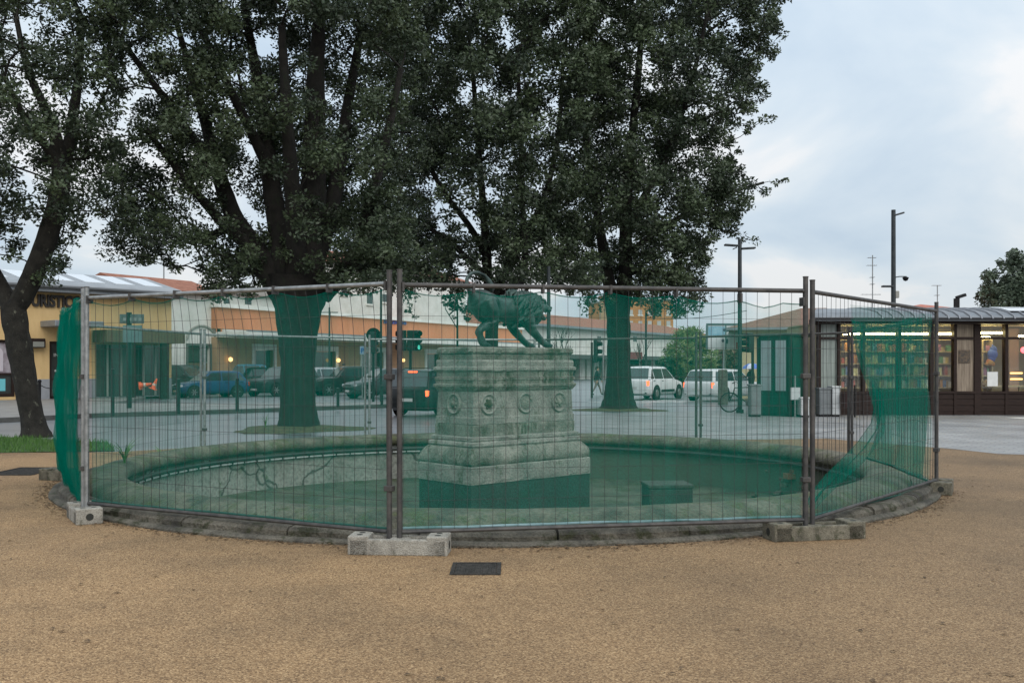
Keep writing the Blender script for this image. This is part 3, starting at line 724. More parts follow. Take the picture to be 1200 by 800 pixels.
flat_net('P0', 'P1', 'green netting covering the front left fence panel down to the mossy rim', [(0, 2.13), (.4, 2.14), (1, 2.13)], .185, hem=mat('net_hem_dark', (.01, .08, .06)))
flat_net('P1', 'P2', 'green netting with a pale bottom hem on the centre fence panel', [(0, 2.12), (.6, 2.12), (.82, 2.07), (.9, 2.05), (.95, 2.085), (1, 2.04)], .19, hem=mat('net_hem_pale', (.03, .13, .12), (.22, .33, .36), 2, rough=.6))
# bulging net on the left side panel: bunched up in three layers
pa, pc = Vector((*FP['PL'], 0)), Vector((*FP['P0'], 0)); d = pc - pa; ln = d.length
t = thing('debris_netting', 'green netting bulging outwards like a sail at the left end of the fence', 'netting', pa, math.atan2(d.y, d.x), GN)
for lay in range(3):
    def fn(u, v, lay=lay):
        x = .08 + (ln - .16) * u; w = math.sin(math.pi * u) ** .6 * (math.sin(math.pi * min(1, v * 1.02)) ** .7) * (1 - .55 * v)
        return (x, -.03 - (.15 - .03 * lay) * w - .022 * math.sin(u * 17 + v * 5 + lay) - .014 * math.sin(u * 43 - v * 9) - .012 * math.sin(v * 23 + u * 6 + lay), .13 + (2.03 - .03 * lay + .06 * (1 - u)) * v + .03 * math.sin(u * 9 + lay))
    grid_surface('net', fn, 60, 40, M_NETL, t)
# torn net on the right panel
pa, pc = Vector((*FP['P2'], 0)), Vector((*FP['P3'], 0)); d = pc - pa; ln = d.length; rz = math.atan2(d.y, d.x)
def onpanel(px, py):
    k = (px - 600) / F; u = (k * pa.y - pa.x) / (d.x - k * d.y)
    y = pa.y + u * d.y
    return u * ln, H - (py - HY) / F * y
t = thing('debris_netting', 'torn green netting drooping in a folded streak across the right fence panel', 'netting', pa, rz, GN)
lb = [(0, 1001), (.25, 1016), (.5, 1031), (.62, 1036), (.72, 1016), (.86, 985), (1, 958)]
def fn(u, v):
    xl = lerp_list(lb, v); px = xl + (1093 - xl) * u
    top = 356 + (368 - 356) * (px - 1001) / 92; bot = 604 + (572 - 604) * (px - 958) / 135
    x, z = onpanel(px, top + (bot - top) * v)
    return (x, .04 + .02 * math.sin(u * 11 + v * 9) + .015 * math.sin(u * 23), z)
grid_surface('net', fn, 26, 40, M_NET, t)
def fn(u, v):
    xl = lerp_list([(0, 1006), (.5, 1026), (.8, 1034), (1, 1024)], v); px = xl + (1092 - xl) * u
    top = 372 + 9 * math.sin(math.pi * min(1, u * 1.3)) ; bot = 536 + 26 * u
    x, z = onpanel(px, top + (bot - top) * v)
    return (x, .075 + .03 * math.sin(u * 14 + v * 6), z)
grid_surface('doubled_net', fn, 26, 30, M_NETD, t)
pts = []
for px, py in ((1034, 455), (1037, 482), (1034, 502), (1018, 526), (1000, 545), (982, 562), (966, 580), (957, 594)):
    x, z = onpanel(px, py); pts.append(Vector((x, .06, z)))
def fn(u, v):
    k = v * (len(pts) - 1); i = min(int(k), len(pts) - 2); p = pts[i].lerp(pts[i + 1], k - i); w = .10 + .20 * math.sin(math.pi * min(1, v * .8 + .15))
    return p + Vector((-w * .4 + w * u, .03 * math.sin(u * 12), -w * .5 * (u - .5)))
grid_surface('net_fold', fn, 10, 24, M_NETF, t)
b = MB(); q = []
for px, py in ((1024, 537), (1050, 545), (1075, 556), (1093, 563)):
    x, z = onpanel(px, py); q.append((x, .07, z))
b.tube(q, .012, 6); q = []
for px in range(958, 1094, 9):
    x, z = onpanel(px, 604 - (px - 958) * 32 / 135); q.append((x, .035, z))
b.tube(q, .012, 6); b.build('hem', mat('net_hem_dark', (.01, .09, .07)), t, smooth=60)

# drain covers in the gravel
M_IRON = mat('cast_iron', (.03, .03, .028), (.065, .06, .055), 20, rough=.9, spec=.1, bump=.5, bscale=60)
def drain(px0, py0, px1, py1, label):
    a, c = G(px0, py1), G(px1, py0); ctr = (G((px0 + px1) / 2, (py0 + py1) / 2)); w = abs(G(px1, py1).x - G(px0, py1).x); dep = abs(c.y - a.y)
    t = thing('drain_cover', label, 'drain cover', (ctr.x, ctr.y, 0))
    b = MB(); 
    for s in (-1, 1):
        b.box((s * (w / 2 - .015), 0, .006), (.03, dep, .014)); b.box((0, s * (dep / 2 - .015), .006), (w - .06, .03, .014))
    b.build('frame', M_IRON, t)
    MB().box((0, 0, .003), (w - .064, dep - .064, .01)).build('lid', M_IRON, t)
    b = MB()
    for i in range(7): b.box((-(w / 2 - .06) + (w - .12) * i / 6, 0, .0095), (.012, dep - .1, .004))
    b.build('grip_rib', M_IRON, t)
drain(528, 660, 588, 674, 'dark rectangular iron cover in the gravel below the middle fence foot')
drain(2, 548, 58, 557, 'flat iron cover in the gravel by the grass strip at the left edge')

# fallen leaves and twigs scattered on the gravel
n = 380; sp = []
while len(sp) < n:
    x, y = random.uniform(-7, 8), random.uniform(4.3, 16)
    if (Vector((x, y, 0)) - C0).length > 5.9: sp.append((x, y))
for i in range(1500):      # litter gathered against the foot of the step
    a = R(random.uniform(190, 372)); r = 5.71 + abs(random.gauss(0, .10)); sp.append((C0.x + r * math.cos(a), C0.y + r * math.sin(a)))
b = MB()
for x, y in sp:
    a = random.uniform(0, 6.28); l = random.uniform(.007, .028); w = l * .45; z = .008 + random.uniform(0, .006)
    ca, sa = math.cos(a), math.sin(a)
    b.add([(x - ca * l, y - sa * l, z), (x + sa * w, y - ca * w, z + .006), (x + ca * l, y + sa * l, z + .002), (x - sa * w, y + ca * w, z + .004)], [(0, 1, 2, 3)])
tag(b.build('fallen_leaves', mat('dead_leaf', (.05, .03, .015), (.16, .10, .05), 30, rough=.8)), kind='stuff')
# ------------------------------------------------------------------ trees
M_BARK = stone_mat('bark', (.024, .021, .017), (.007, .006, .005), (.018, .024, .011), .35, 5, rough=.95, bump=1.0, streak=.3)
M_BARKL = stone_mat('bark_lichen', (.032, .029, .023), (.009, .008, .006), (.17, .17, .13), .04, 5, rough=.95, bump=1.0, streak=.5)
def leaf_mat(name, c1, c2, rough=.5):
    m, nt, b = node_mat(name); N, L = nt.nodes, nt.links
    at = N.new('ShaderNodeAttribute'); at.attribute_name = 'tone'
    cr = N.new('ShaderNodeValToRGB'); e = cr.color_ramp.elements; e[0].color = (*c1, 1); e[1].color = (*c2, 1)
    L.new(at.outputs['Fac'], cr.inputs['Fac']); L.new(cr.outputs[0], b.inputs['Base Color']); b.inputs['Roughness'].default_value = rough
    tl = N.new('ShaderNodeBsdfTranslucent'); L.new(cr.outputs[0], tl.inputs['Color'])
    ms = N.new('ShaderNodeMixShader'); ms.inputs['Fac'].default_value = .15
    L.new(b.outputs[0], ms.inputs[1]); L.new(tl.outputs[0], ms.inputs[2]); L.new(ms.outputs[0], N['Material Output'].inputs['Surface'])
    return m
M_OAK = leaf_mat('oak_leaf', (.013, .025, .013), (.092, .128, .062))
M_LIGHTLEAF = leaf_mat('willow_leaf', (.13, .18, .055), (.25, .30, .11))
M_HEDGELEAF = leaf_mat('hedge_leaf', (.02, .05, .018), (.05, .09, .03))
M_BROWNLEAF = leaf_mat('dry_leaf', (.07, .055, .03), (.14, .10, .05))
def leaf_mesh(name, cl, ll, lw, m, parent, off, flat=.6):
    """cl: rows (x,y,z,r,n): leaf clumps"""
    cl = np.array(cl); n = cl[:, 4].astype(int); idx = np.repeat(np.arange(len(cl)), n); T = len(idx)
    u = np.random.normal(size=(T, 3)); u /= np.linalg.norm(u, axis=1)[:, None]
    rr = np.random.rand(T) ** .45
    pos = cl[idx, :3] + u * (rr * cl[idx, 3])[:, None] * np.array([1, 1, flat + .2])
    a = np.random.normal(size=(T, 3)) * np.array([1, 1, .7]) + u * .8; a /= np.linalg.norm(a, axis=1)[:, None]
    c = np.random.normal(size=(T, 3)); c -= a * (c * a).sum(1)[:, None]; c /= np.linalg.norm(c, axis=1)[:, None]
    s = .5 + 1.0 * np.random.rand(T); A = a * (ll * .5 * s)[:, None]; B = c * (lw * .5 * s)[:, None]
    v = np.stack([pos - A, pos + B * 1.0 - A * .1, pos + A, pos - B - A * .1], 1).reshape(-1, 3) - np.array(off)
    me = bpy.data.meshes.new(name); me.vertices.add(T * 4); me.vertices.foreach_set('co', v.ravel())
    me.loops.add(T * 4); me.loops.foreach_set('vertex_index', np.arange(T * 4)); me.polygons.add(T)
    me.polygons.foreach_set('loop_start', np.arange(T) * 4)
    tone = np.clip(np.repeat(np.random.rand(len(cl)) ** 1.3 * .72, n) + np.random.rand(T) * .28, 0, 1)
    at = me.attributes.new('tone', 'FLOAT', 'POINT'); at.data.foreach_set('value', np.repeat(tone, 4))
    me.update(calc_edges=True); me.validate(); me.materials.append(m)
    o = bpy.data.objects.new(name, me); COL.objects.link(o)
    if parent is not None: o.parent = parent
    return o
def in_poly(poly, x, y):
    c = False; j = len(poly) - 1
    for i in range(len(poly)):
        xi, yi = poly[i]; xj, yj = poly[j]
        if (yi > y) != (yj > y) and x < (xj - xi) * (y - yi) / (yj - yi) + xi: c = not c
        j = i
    return c
def edge_dist(poly, x, y):
    m = 1e9; j = len(poly) - 1
    for i in range(len(poly)):
        ax, ay = poly[j]; bx, by = poly[i]; dx, dy = bx - ax, by - ay
        t = max(0, min(1, ((x - ax) * dx + (y - ay) * dy) / (dx * dx + dy * dy + 1e-9)))
        m = min(m, math.hypot(x - ax - t * dx, y - ay - t * dy)); j = i
    return m
GT = 'old evergreen oaks round the basin'
def low(seed, n, x0, x1, y0, y1, dd, r, k):      # leaf clumps low in a crown
    q = random.Random(seed)
    return [(q.uniform(x0, x1), q.uniform(y0, y1), q.uniform(-dd, dd), r * q.uniform(.6, 1.15), int(k * q.uniform(.5, 1.1))) for _ in range(n)]
def tree(label, base, d0, limbs, poly, gaps, ncl, per, cr_, depth, rnds, leaf=(.12, .062), bark=M_BARK, leafm=M_OAK, group=GT, name='oak_tree', dens=None, extra=(), back=None):
    rn = random.Random(rnds); t = thing(name, label, 'tree', base, 0, group)
    nodes = []; par = []; rad = []; fixed = []; plen = []
    b = MB()
    for limb in limbs:            # rows of (px, py, depth offset, width px)
        pts = []; rs = []
        for k in range(len(limb) - 1):
            p0, p1 = limb[k], limb[k + 1]; nseg = 4
            for q in range(nseg + (k == len(limb) - 2)):
                u = q / nseg
                pv = [limb[max(0, k - 1)][i] for i in range(4)]; nx = [limb[min(len(limb) - 1, k + 2)][i] for i in range(4)]
                w = []
                for i in range(4):
                    m0 = (p1[i] - pv[i]) * .5; m1 = (nx[i] - p0[i]) * .5
                    w.append((2*u**3-3*u**2+1)*p0[i] + (u**3-2*u**2+u)*m0 + (-2*u**3+3*u**2)*p1[i] + (u**3-u**2)*m1)
                d = d0 + w[2]; pts.append(P(w[0], w[1], d)); rs.append(max(.02, w[3] / F * d / 2))
        prev = None
        for p, r in zip(pts, rs):
            nodes.append(p); rad.append(r); fixed.append(True); par.append(prev); plen.append(0 if prev is None else plen[prev] + (p - nodes[prev]).length); prev = len(nodes) - 1
        wob = [r * (1 + rn.uniform(-.05, .05)) for r in rs]
        if limb is limbs[0]: pts[0] = pts[0] - Vector((0, 0, .15))
        b.tube(pts, wob, 12)
    # clumps of leaves
    cl = []; tries = 0
    xs = [p[0] for p in poly]; ys = [p[1] for p in poly]
    while len(cl) < ncl and tries < ncl * 60:
        tries += 1
        x, y = rn.uniform(min(xs), max(xs)), rn.uniform(min(ys), max(ys))
        if not in_poly(poly, x, y): continue
        if any(((x - g[0]) / g[2]) ** 2 + ((y - g[1]) / g[3]) ** 2 < 1 for g in gaps) and rn.random() < .94: continue
        if dens and rn.random() > dens(x, y): continue
        ed = edge_dist(poly, x, y); h = depth * math.sqrt(min(1, (ed + 6) / 130))
        d = d0 + rn.uniform(-h, h); d = d0 + .5 + abs(d - d0) if back and back(x, y) and rn.random() < .75 else d
        r = cr_ * rn.uniform(.55, 1.2) * (.6 if ed < 22 else 1)
        cl.append((*P(x, y, d), r, int(per * (r / cr_) ** 2 * rn.uniform(.6, 1.3)) + 8))
    for x, y, dd, r, n in extra: cl.append((*P(x, y, d0 + dd), r, n))
    # branches grown from the limbs to every clump
    start = len(nodes)
    N0 = np.array([tuple(p) for p in nodes])
    order = sorted(range(len(cl)), key=lambda i: np.min(np.linalg.norm(N0 - np.array(cl[i][:3]), axis=1)))
    arr = np.zeros((len(nodes) + len(cl) * 5, 3)); arr[:len(nodes)] = N0; pl_ = np.zeros(len(arr)); pl_[:len(nodes)] = plen
    nodes_skip = 6
    for i in order:
        c = np.array(cl[i][:3]); n = len(nodes)
        dist = np.linalg.norm(arr[:n] - c, axis=1); cost = dist + .12 * pl_[:n] + np.maximum(0, arr[:n, 2] - c[2]) * .7
        cost[:nodes_skip] += 50
        k = int(np.argmin(cost)); s = Vector(arr[k]); e = Vector(c); L_ = (e - s).length; steps = 2 if L_ < 1.0 else (3 if L_ < 2 else 4)
        side = Vector((rn.uniform(-1, 1), rn.uniform(-1, 1), rn.uniform(-.2, .9))) * L_ * .13
        prev = k
        for q in range(1, steps + 1):
            u = q / steps; p = s.lerp(e, u) + side * math.sin(math.pi * u)
            nodes.append(p); par.append(prev); rad.append(0.0); fixed.append(False); arr[len(nodes) - 1] = p
            pl_[len(nodes) - 1] = pl_[prev] + (p - Vector(arr[prev])).length; prev = len(nodes) - 1
    acc = [0.0] * len(nodes); has = [False] * len(nodes)
    for i in range(len(nodes) - 1, start - 1, -1):
        r = (acc[i]) ** (1 / 2.4) if acc[i] > 0 else .010
        r = min(r, .14); rad[i] = r; acc[par[i]] += r ** 2.4
    for i in range(start, len(nodes)):
        p = par[i]; rp = rad[p] if not fixed[p] else min(rad[p], rad[i] * 1.3)
        b.tube([nodes[p], nodes[i]], [max(rp, rad[i]), rad[i]], 5 if rad[i] > .03 else 4, caps=False)
    b.build('trunk', bark, t, smooth=60, world=True)
    leaf_mesh('crown', cl, leaf[0], leaf[1], leafm, t, t.location)
    return t

T2B = Vector(((350 - 600) / F * 23.4, 23.4, 0))
mound('ground_mound', T2B, 1.55, .10, '')
T3B = Vector(((725 - 600) / F * 33.8, 33.8, 0)); mound('ground_mound', T3B, 1.6, .08, '')
tree('leaning evergreen oak with lichen spotted trunk on the grass at the left edge', G(43, 512), 20.8,
     [[(42, 514, 0, 40), (40, 500, 0, 29), (34, 470, 0, 26), (26, 425, 0, 28), (18, 380, 0, 28), (15, 356, 0, 28)],
      [(14, 368, 0, 22), (28, 345, 0, 25), (42, 315, -.1, 24), (58, 270, -.2, 23), (71, 215, -.3, 21), (66, 165, -.3, 16), (54, 130, -.4, 11), (40, 100, -.5, 9), (30, 75, -.5, 7), (18, 15, -.6, 6)],
      [(18, 372, 0, 24), (8, 350, .1, 20), (-6, 322, .2, 17), (-40, 260, .3, 13), (-70, 190, .3, 10)],
      [(72, 218, -.3, 18), (82, 160, .2, 13), (92, 90, .5, 10), (96, 20, .7, 7)],
      [(68, 190, -.3, 10), (30, 140, -1, 8), (5, 90, -1.5, 6)]],
     [(-160, -150), (150, -150), (150, -30), (150, 40), (138, 95), (138, 140), (150, 200), (145, 265), (122, 282), (104, 262), (92, 282), (84, 312), (66, 338), (50, 330), (46, 275), (30, 270), (22, 300), (2, 312), (-60, 312), (-160, 280)],
     [(26, 22, 15, 20), (50, 108, 16, 15), (25, 120, 9, 14), (70, 108, 16, 12), (46, 280, 12, 14), (10, 185, 13, 9), (28, 200, 10, 14), (110, 190, 10, 30), (60, 10, 8, 12)], 560, 250, .40, 2.6, 11, leaf=(.085, .043), bark=M_BARKL,
     extra=((72, 308, 0, .22, 60), (64, 330, 0, .18, 40), (80, 285, 0, .25, 70), (40, 318, .3, .2, 40), (55, 300, 0, .2, 40)))
tree('massive evergreen oak with a thick trunk forking into many dark limbs', T2B, 23.4,
     [[(350, 503, 0, 62), (350, 495, 0, 48), (349, 470, 0, 42), (349, 430, 0, 41), (349, 390, 0, 46), (350, 355, 0, 60), (352, 325, 0, 72)],
      [(334, 345, 0, 34), (316, 318, .1, 32), (297, 290, .2, 27), (276, 258, .3, 22), (262, 222, .4, 19), (252, 187, .5, 17), (240, 140, .7, 13), (222, 80, .9, 9), (205, 20, 1.1, 6)],
      [(378, 345, 0, 24), (400, 322, -.2, 20), (418, 295, -.3, 18), (430, 258, -.5, 15), (440, 215, -.7, 12), (456, 150, -1, 9), (470, 80, -1.2, 7)],
      [(358, 335, 0, 46), (364, 290, 0, 34), (367, 230, .1, 30), (369, 160, .1, 26), (370, 90, .2, 20), (375, 10, .3, 13), (378, -80, .3, 8)],
      [(342, 335, 0, 40), (330, 285, .2, 28), (320, 230, .5, 22), (312, 170, .7, 19), (305, 110, 1, 15), (292, 40, 1.2, 10), (280, -40, 1.4, 6)],
      [(348, 330, -.2, 30), (346, 270, -.6, 22), (341, 200, -1, 17), (335, 120, -1.4, 13), (330, 30, -1.7, 8)],
      [(366, 310, 0, 26), (386, 255, .3, 20), (398, 190, .5, 16), (408, 120, .7, 12), (424, 30, 1, 8)],
      [(300, 295, .2, 18), (262, 262, -.2, 13), (235, 232, -.6, 10), (205, 195, -1, 8), (170, 150, -1.3, 6)],
      [(258, 205, .4, 14), (225, 160, .1, 10), (185, 105, -.2, 8), (140, 45, -.4, 6)],
      [(312, 190, .6, 14), (282, 130, .2, 11), (250, 65, -.2, 8), (215, -10, -.4, 6)],
      [(276, 262, .3, 12), (250, 275, .1, 9), (225, 280, -.2, 6)]],
     [(110, -150), (500, -150), (505, 0), (495, 120), (480, 220), (482, 300), (470, 328), (440, 332), (425, 342), (410, 300), (392, 316), (375, 332), (330, 306), (310, 330), (290, 348), (258, 350), (228, 330), (236, 300), (225, 306), (200, 318), (160, 316), (128, 290), (112, 250), (120, 210), (130, 150), (108, 60)],
     [(170, 182, 22, 14), (276, 228, 10, 34), (296, 250, 8, 25), (225, 262, 25, 8), (300, 165, 7, 30), (335, 170, 7, 30), (348, 215, 9, 14), (265, 50, 14, 16), (240, 40, 10, 14), (333, 90, 8, 22), (345, 68, 7, 12), (180, 110, 26, 12), (215, 90, 16, 10), (160, 80, 14, 9), (430, 65, 13, 11), (412, 100, 8, 22), (190, 200, 16, 10), (395, 285, 12, 16), (150, 130, 10, 20), (235, 150, 12, 12), (370, 285, 7, 12), (412, 275, 9, 20), (165, 225, 12, 14), (280, 95, 12, 10), (200, 50, 10, 14), (310, 60, 8, 14)], 1250, 250, .40, 3.6, 23,
     dens=lambda x, y: .85 if x < 335 else (1.0 if y < 260 or x > 430 else .9), leaf=(.088, .044), back=lambda x, y: 275 < x < 425 and 20 < y < 290,
     extra=low(6, 60, 398, 482, 250, 332, 2.4, .38, 190) + low(7, 24, 125, 235, 200, 305, 2.2, .38, 170) + low(8, 26, 236, 312, 296, 345, 1.5, .32, 110) + [(476, 348, -.4, .28, 60), (480, 362, -.4, .16, 30), (486, 372, -.4, .10, 16), (470, 338, -.4, .3, 70), (250, 318, 0, .3, 80), (268, 330, 0, .3, 80)])
tree('evergreen oak with several dark stems rising behind the lion statue', G(577, 486), 31.0,
     [[(577, 487, 0, 22), (576, 450, 0, 17), (576, 400, 0, 16), (577, 355, 0, 18), (578, 335, 0, 24)],
      [(574, 345, 0, 13), (571, 318, 0, 12), (570, 290, .1, 11), (566, 240, .3, 9), (560, 160, .6, 7), (552, 60, .9, 5)],
      [(580, 345, 0, 12), (592, 318, .2, 10), (600, 298, .3, 9), (618, 270, .3, 8), (640, 225, .4, 7), (655, 150, .6, 6), (660, 60, .7, 4)],
      [(582, 350, 0, 10), (606, 334, -.3, 9), (614, 318, -.4, 8), (615, 285, -.5, 8), (612, 230, -.8, 7), (610, 150, -1, 6), (606, 60, -1.2, 4)],
      [(571, 300, 0, 9), (548, 262, -.5, 7), (520, 225, -.8, 6), (490, 170, -1, 4)],
      [(575, 330, 0, 9), (545, 300, .3, 7), (515, 275, .5, 5), (480, 255, .6, 4)]],
     [(415, -150), (705, -150), (722, 60), (705, 200), (692, 262), (676, 310), (694, 330), (668, 348), (640, 340), (622, 322), (604, 340), (560, 330), (540, 346), (522, 334), (505, 332), (484, 345), (455, 346), (436, 325), (430, 250), (440, 150)],
     [(538, 265, 16, 20), (520, 240, 12, 10), (553, 250, 10, 9), (565, 105, 16, 10), (608, 92, 10, 9), (667, 172, 11, 10), (700, 140, 8, 10), (585, 312, 7, 20), (500, 100, 9, 7), (536, 312, 9, 9), (628, 322, 7, 8)], 1000, 260, .50, 4.0, 37, leaf=(.115, .058),
     extra=[(640, 328, 0, .3, 60), (515, 322, 0, .3, 60), (625, 322, 0, .25, 40)] + low(5, 95, 432, 695, 262, 334, 3.2, .42, 190))
tree('tall evergreen oak on the paving before the white cars with a twin stem', T3B, 33.8,
     [[(725, 483, 0, 58), (725, 476, 0, 44), (725, 462, 0, 34), (725, 430, 0, 28), (725, 390, 0, 27), (724, 360, 0, 30), (724, 335, 0, 36)],
      [(718, 345, 0, 17), (712, 325, 0, 15), (708, 300, .2, 13), (700, 250, .5, 10), (688, 180, .9, 8), (680, 90, 1.2, 5)],
      [(730, 345, 0, 20), (733, 320, 0, 17), (733, 285, 0, 15), (735, 225, 0, 13), (742, 150, -.2, 10), (750, 60, -.4, 7), (756, -40, -.4, 4)],
      [(734, 270, 0, 11), (758, 225, -.6, 9), (788, 165, -1, 7), (812, 90, -1.4, 5), (830, 10, -1.5, 4)],
      [(734, 300, 0, 9), (765, 275, .3, 7), (805, 250, .5, 6), (850, 228, .6, 4), (895, 214, .7, 3)],
      [(734, 320, 0, 8), (752, 318, -.4, 6), (785, 322, -.6, 5), (815, 328, -.8, 3)]],
     [(650, -150), (935, -150), (925, -20), (918, 40), (905, 75), (905, 95), (882, 125), (886, 140), (872, 168), (868, 178), (878, 200), (900, 212), (902, 222), (880, 240), (866, 268), (856, 292), (838, 292), (826, 306), (822, 340), (806, 368), (778, 376), (756, 364), (742, 346), (715, 322), (700, 330), (684, 300), (668, 330), (648, 326), (640, 250), (660, 120)],
     [(710, 290, 14, 24), (760, 62, 10, 14), (795, 185, 14, 7), (888, 205, 16, 7), (790, 240, 10, 12), (815, 206, 9, 6), (752, 285, 12, 12), (690, 150, 8, 12), (870, 190, 9, 8), (740, 320, 8, 10), (888, 165, 8, 8), (835, 212, 16, 7), (862, 30, 10, 8), (700, 30, 8, 10), (840, 90, 8, 6), (778, 300, 14, 9)], 1000, 260, .50, 4.2, 51, leaf=(.12, .06),
     dens=lambda x, y: .9 if y < 290 else .75,
     extra=low(9, 60, 690, 825, 285, 362, 2.6, .42, 150) + [(908, 214, .4, .18, 26), (915, 212, .4, .14, 20), (921, 211, .4, .12, 14), (897, 140, 0, .3, 50), (905, 139, 0, .2, 24), (915, 42, 0, .3, 50), (808, 350, 0, .35, 70), (790, 366, 0, .3, 60), (765, 366, 0, .3, 60), (745, 352, 0, .3, 50), (884, 282, 0, .25, 34), (870, 278, 0, .25, 34), (690, 345, 0, .18, 24), (668, 342, 0, .18, 24)])
tree('dark evergreen tree rising behind the metal roof of the shop', (31.4, 60, 0), 60.0,
     [[(1202, 458, 0, 9), (1200, 420, 0, 8), (1198, 380, 0, 8), (1196, 340, 0, 7), (1194, 310, 0, 4)], [(1198, 370, 0, 5), (1180, 345, 0, 3), (1165, 330, 0, 2)], [(1198, 370, 0, 5), (1215, 345, 0, 3), (1232, 330, 0, 2)]],
     [(1142, 385), (1146, 352), (1156, 335), (1152, 322), (1166, 318), (1168, 302), (1180, 304), (1184, 292), (1196, 298), (1210, 285), (1240, 300), (1262, 340), (1262, 385)], [], 340, 110, .72, 3.0, 61, leaf=(.22, .12), leafm=leaf_mat('pale_oak_leaf', (.035, .055, .035), (.13, .17, .11)), group=None, name='evergreen_tree')
M_YOUNG = M_OAK
tree('small young tree with a thin stem behind the tail of the lion', G(536, 470), 42.0,
     [[(536, 471, 0, 3.2), (536, 440, 0, 3), (536, 400, 0, 2.6), (536, 372, 0, 2.2), (536, 350, 0, 1.6)], [(536, 385, 0, 1.4), (528, 372, 0, 1), (522, 362, 0, .8)]],
     [(517, 352), (524, 342), (540, 336), (556, 342), (556, 368), (546, 380), (530, 378), (522, 366)], [], 46, 36, .28, .8, 71, leaf=(.14, .08), group=None, name='young_tree')
def shrub(name, label, px, py, d, wpx, hpx, m, n, seed, leaf=(.2, .09), group=None, cat='shrub', r=.35):
    rn = random.Random(seed); base = Vector(((px - 600) / F * d, d, 0)); t = thing(name, label, cat, base, 0, group)
    top = H - (py - HY) / F * d; w = wpx / F * d / 2; cl = []; b = MB()
    for i in range(n):
        a = rn.uniform(0, 6.28); u = rn.random(); q = math.sin(math.pi * (.12 + .78 * u)) * rn.random() ** .5
        c = (base.x + math.cos(a) * w * q, d + math.sin(a) * min(w, 1.6) * q, .15 + (top - .15) * u); cl.append((*c, r * rn.uniform(.7, 1.2), 60))
        if i % 3 == 0: b.tube([base + Vector((rn.uniform(-.2, .2) * w, 0, 0)), base.lerp(Vector(c), .55) + Vector((0, 0, .15)), c], [.035, .02, .008], 4, caps=False)
    b.build('stems', M_BARK, t, world=True); leaf_mesh('foliage', cl, leaf[0], leaf[1], m, t, base)
    return t
shrub('willow_bush', 'pale green willow like bush behind the white cars before the station wall', 808, 388, 62, 62, 60, M_LIGHTLEAF, 120, 1, (.4, .06), r=.5)
shrub('leafy_bush', 'bright green bush under the advertising board', 852, 402, 66, 34, 40, M_LIGHTLEAF, 60, 2, (.3, .14), r=.5)
shrub('leafy_bush', 'dark green bush between the two white cars', 782, 424, 58, 26, 30, M_HEDGELEAF, 50, 3, (.25, .13), r=.4)
hd_ = thing('brown_hedge', 'long brown dry hedge below the advertising board', 'hedge', (16.5, 64, 0))
cl = [(random.uniform(13.5, 21), 64 + random.uniform(-.5, .5), random.uniform(.3, 2.6), .5, 55) for _ in range(150)]
leaf_mesh('foliage', cl, .28, .14, M_BROWNLEAF, hd_, hd_.location)
b = MB()
for i in range(14):
    x = 13.6 + i * .55; b.tube([(x, 64, 0), (x + .1, 64, 1.2), (x, 64.1, 2.2)], [.05, .035, .015], 5, caps=False)
b.build('stems', M_BARK, hd_, world=True)
def bare_tree(px, py, d, label, seed, spread=.5):
    rn = random.Random(seed); base = Vector(((px - 600) / F * d, d, 0)); t = thing('bare_tree', label, 'tree', base, 0, 'bare street trees'); b = MB(); top = H - (py - HY) / F * d
    def grow(p, v, l, r, dep):
        q = p + v * l; b.tube([p, p.lerp(q, .5) + Vector((rn.uniform(-.04, .04), 0, 0)), q], [r, r * .85, r * .7], 5, caps=False)
        if dep == 0: return
        for k in range(3 if dep > 1 else 2):
            a = rn.uniform(0, 6.28); sp = rn.uniform(.3, .7) * spread * 1.4
            nv = (v + Vector((math.cos(a) * sp, math.sin(a) * sp, .12))).normalized(); grow(p.lerp(q, rn.uniform(.6, 1)), nv, l * rn.uniform(.55, .75), r * .6, dep - 1)
    grow(base, Vector((0, 0, 1)), top * .45, .055, 4)
    b.build('trunk', M_BARK, t, world=True)
bare_tree(660, 388, 50, 'thin bare sapling right of the pedestal before the white station wall', 4)
bare_tree(752, 396, 70, 'leafless young tree above the white car before the station', 9, .4)
bare_tree(668, 424, 56, 'low bare bushy sapling beside the traffic light right of the pedestal', 12, .7)
# weeds on the rim and road edge
def weed(label, p, n, h, seed, spread=.12):
    rn = random.Random(seed); t = thing('weed', label, 'weed', p, 0, 'weeds'); b = MB()
    for i in range(n):
        a = rn.uniform(0, 6.28); l = h * rn.uniform(.5, 1.1); o = Vector((math.cos(a), math.sin(a), 0)); s = Vector((-math.sin(a), math.cos(a), 0)); w = rn.uniform(.008, .014)
        prev = None
        for q in range(5):
            u = q / 4; c = o * (spread * 2 * u * u * l / h * .6) + Vector((0, 0, l * (u - .35 * u * u))); ww = w * (1 - u) + .001
            cur = [c - s * ww, c + s * ww]
            if prev: b.add(prev + [cur[1], cur[0]], [(0, 1, 2, 3)])
            prev = cur
    b.build('blades', mat('weed_leaf', (.06, .16, .03), (.14, .25, .06), 8, rough=.6), t)
weed('tall green grass tuft sprouting on the left end of the basin rim', P(146, 546, 13.0), 26, .55, 1, .25)
weed('leafy weed hanging over the dark pipe at the left inner rim', P(190, 540, 14.8) , 22, .3, 2, .3)
weed('small green weed at the road edge left of the thick trunk', G(311, 503), 14, .5, 3)
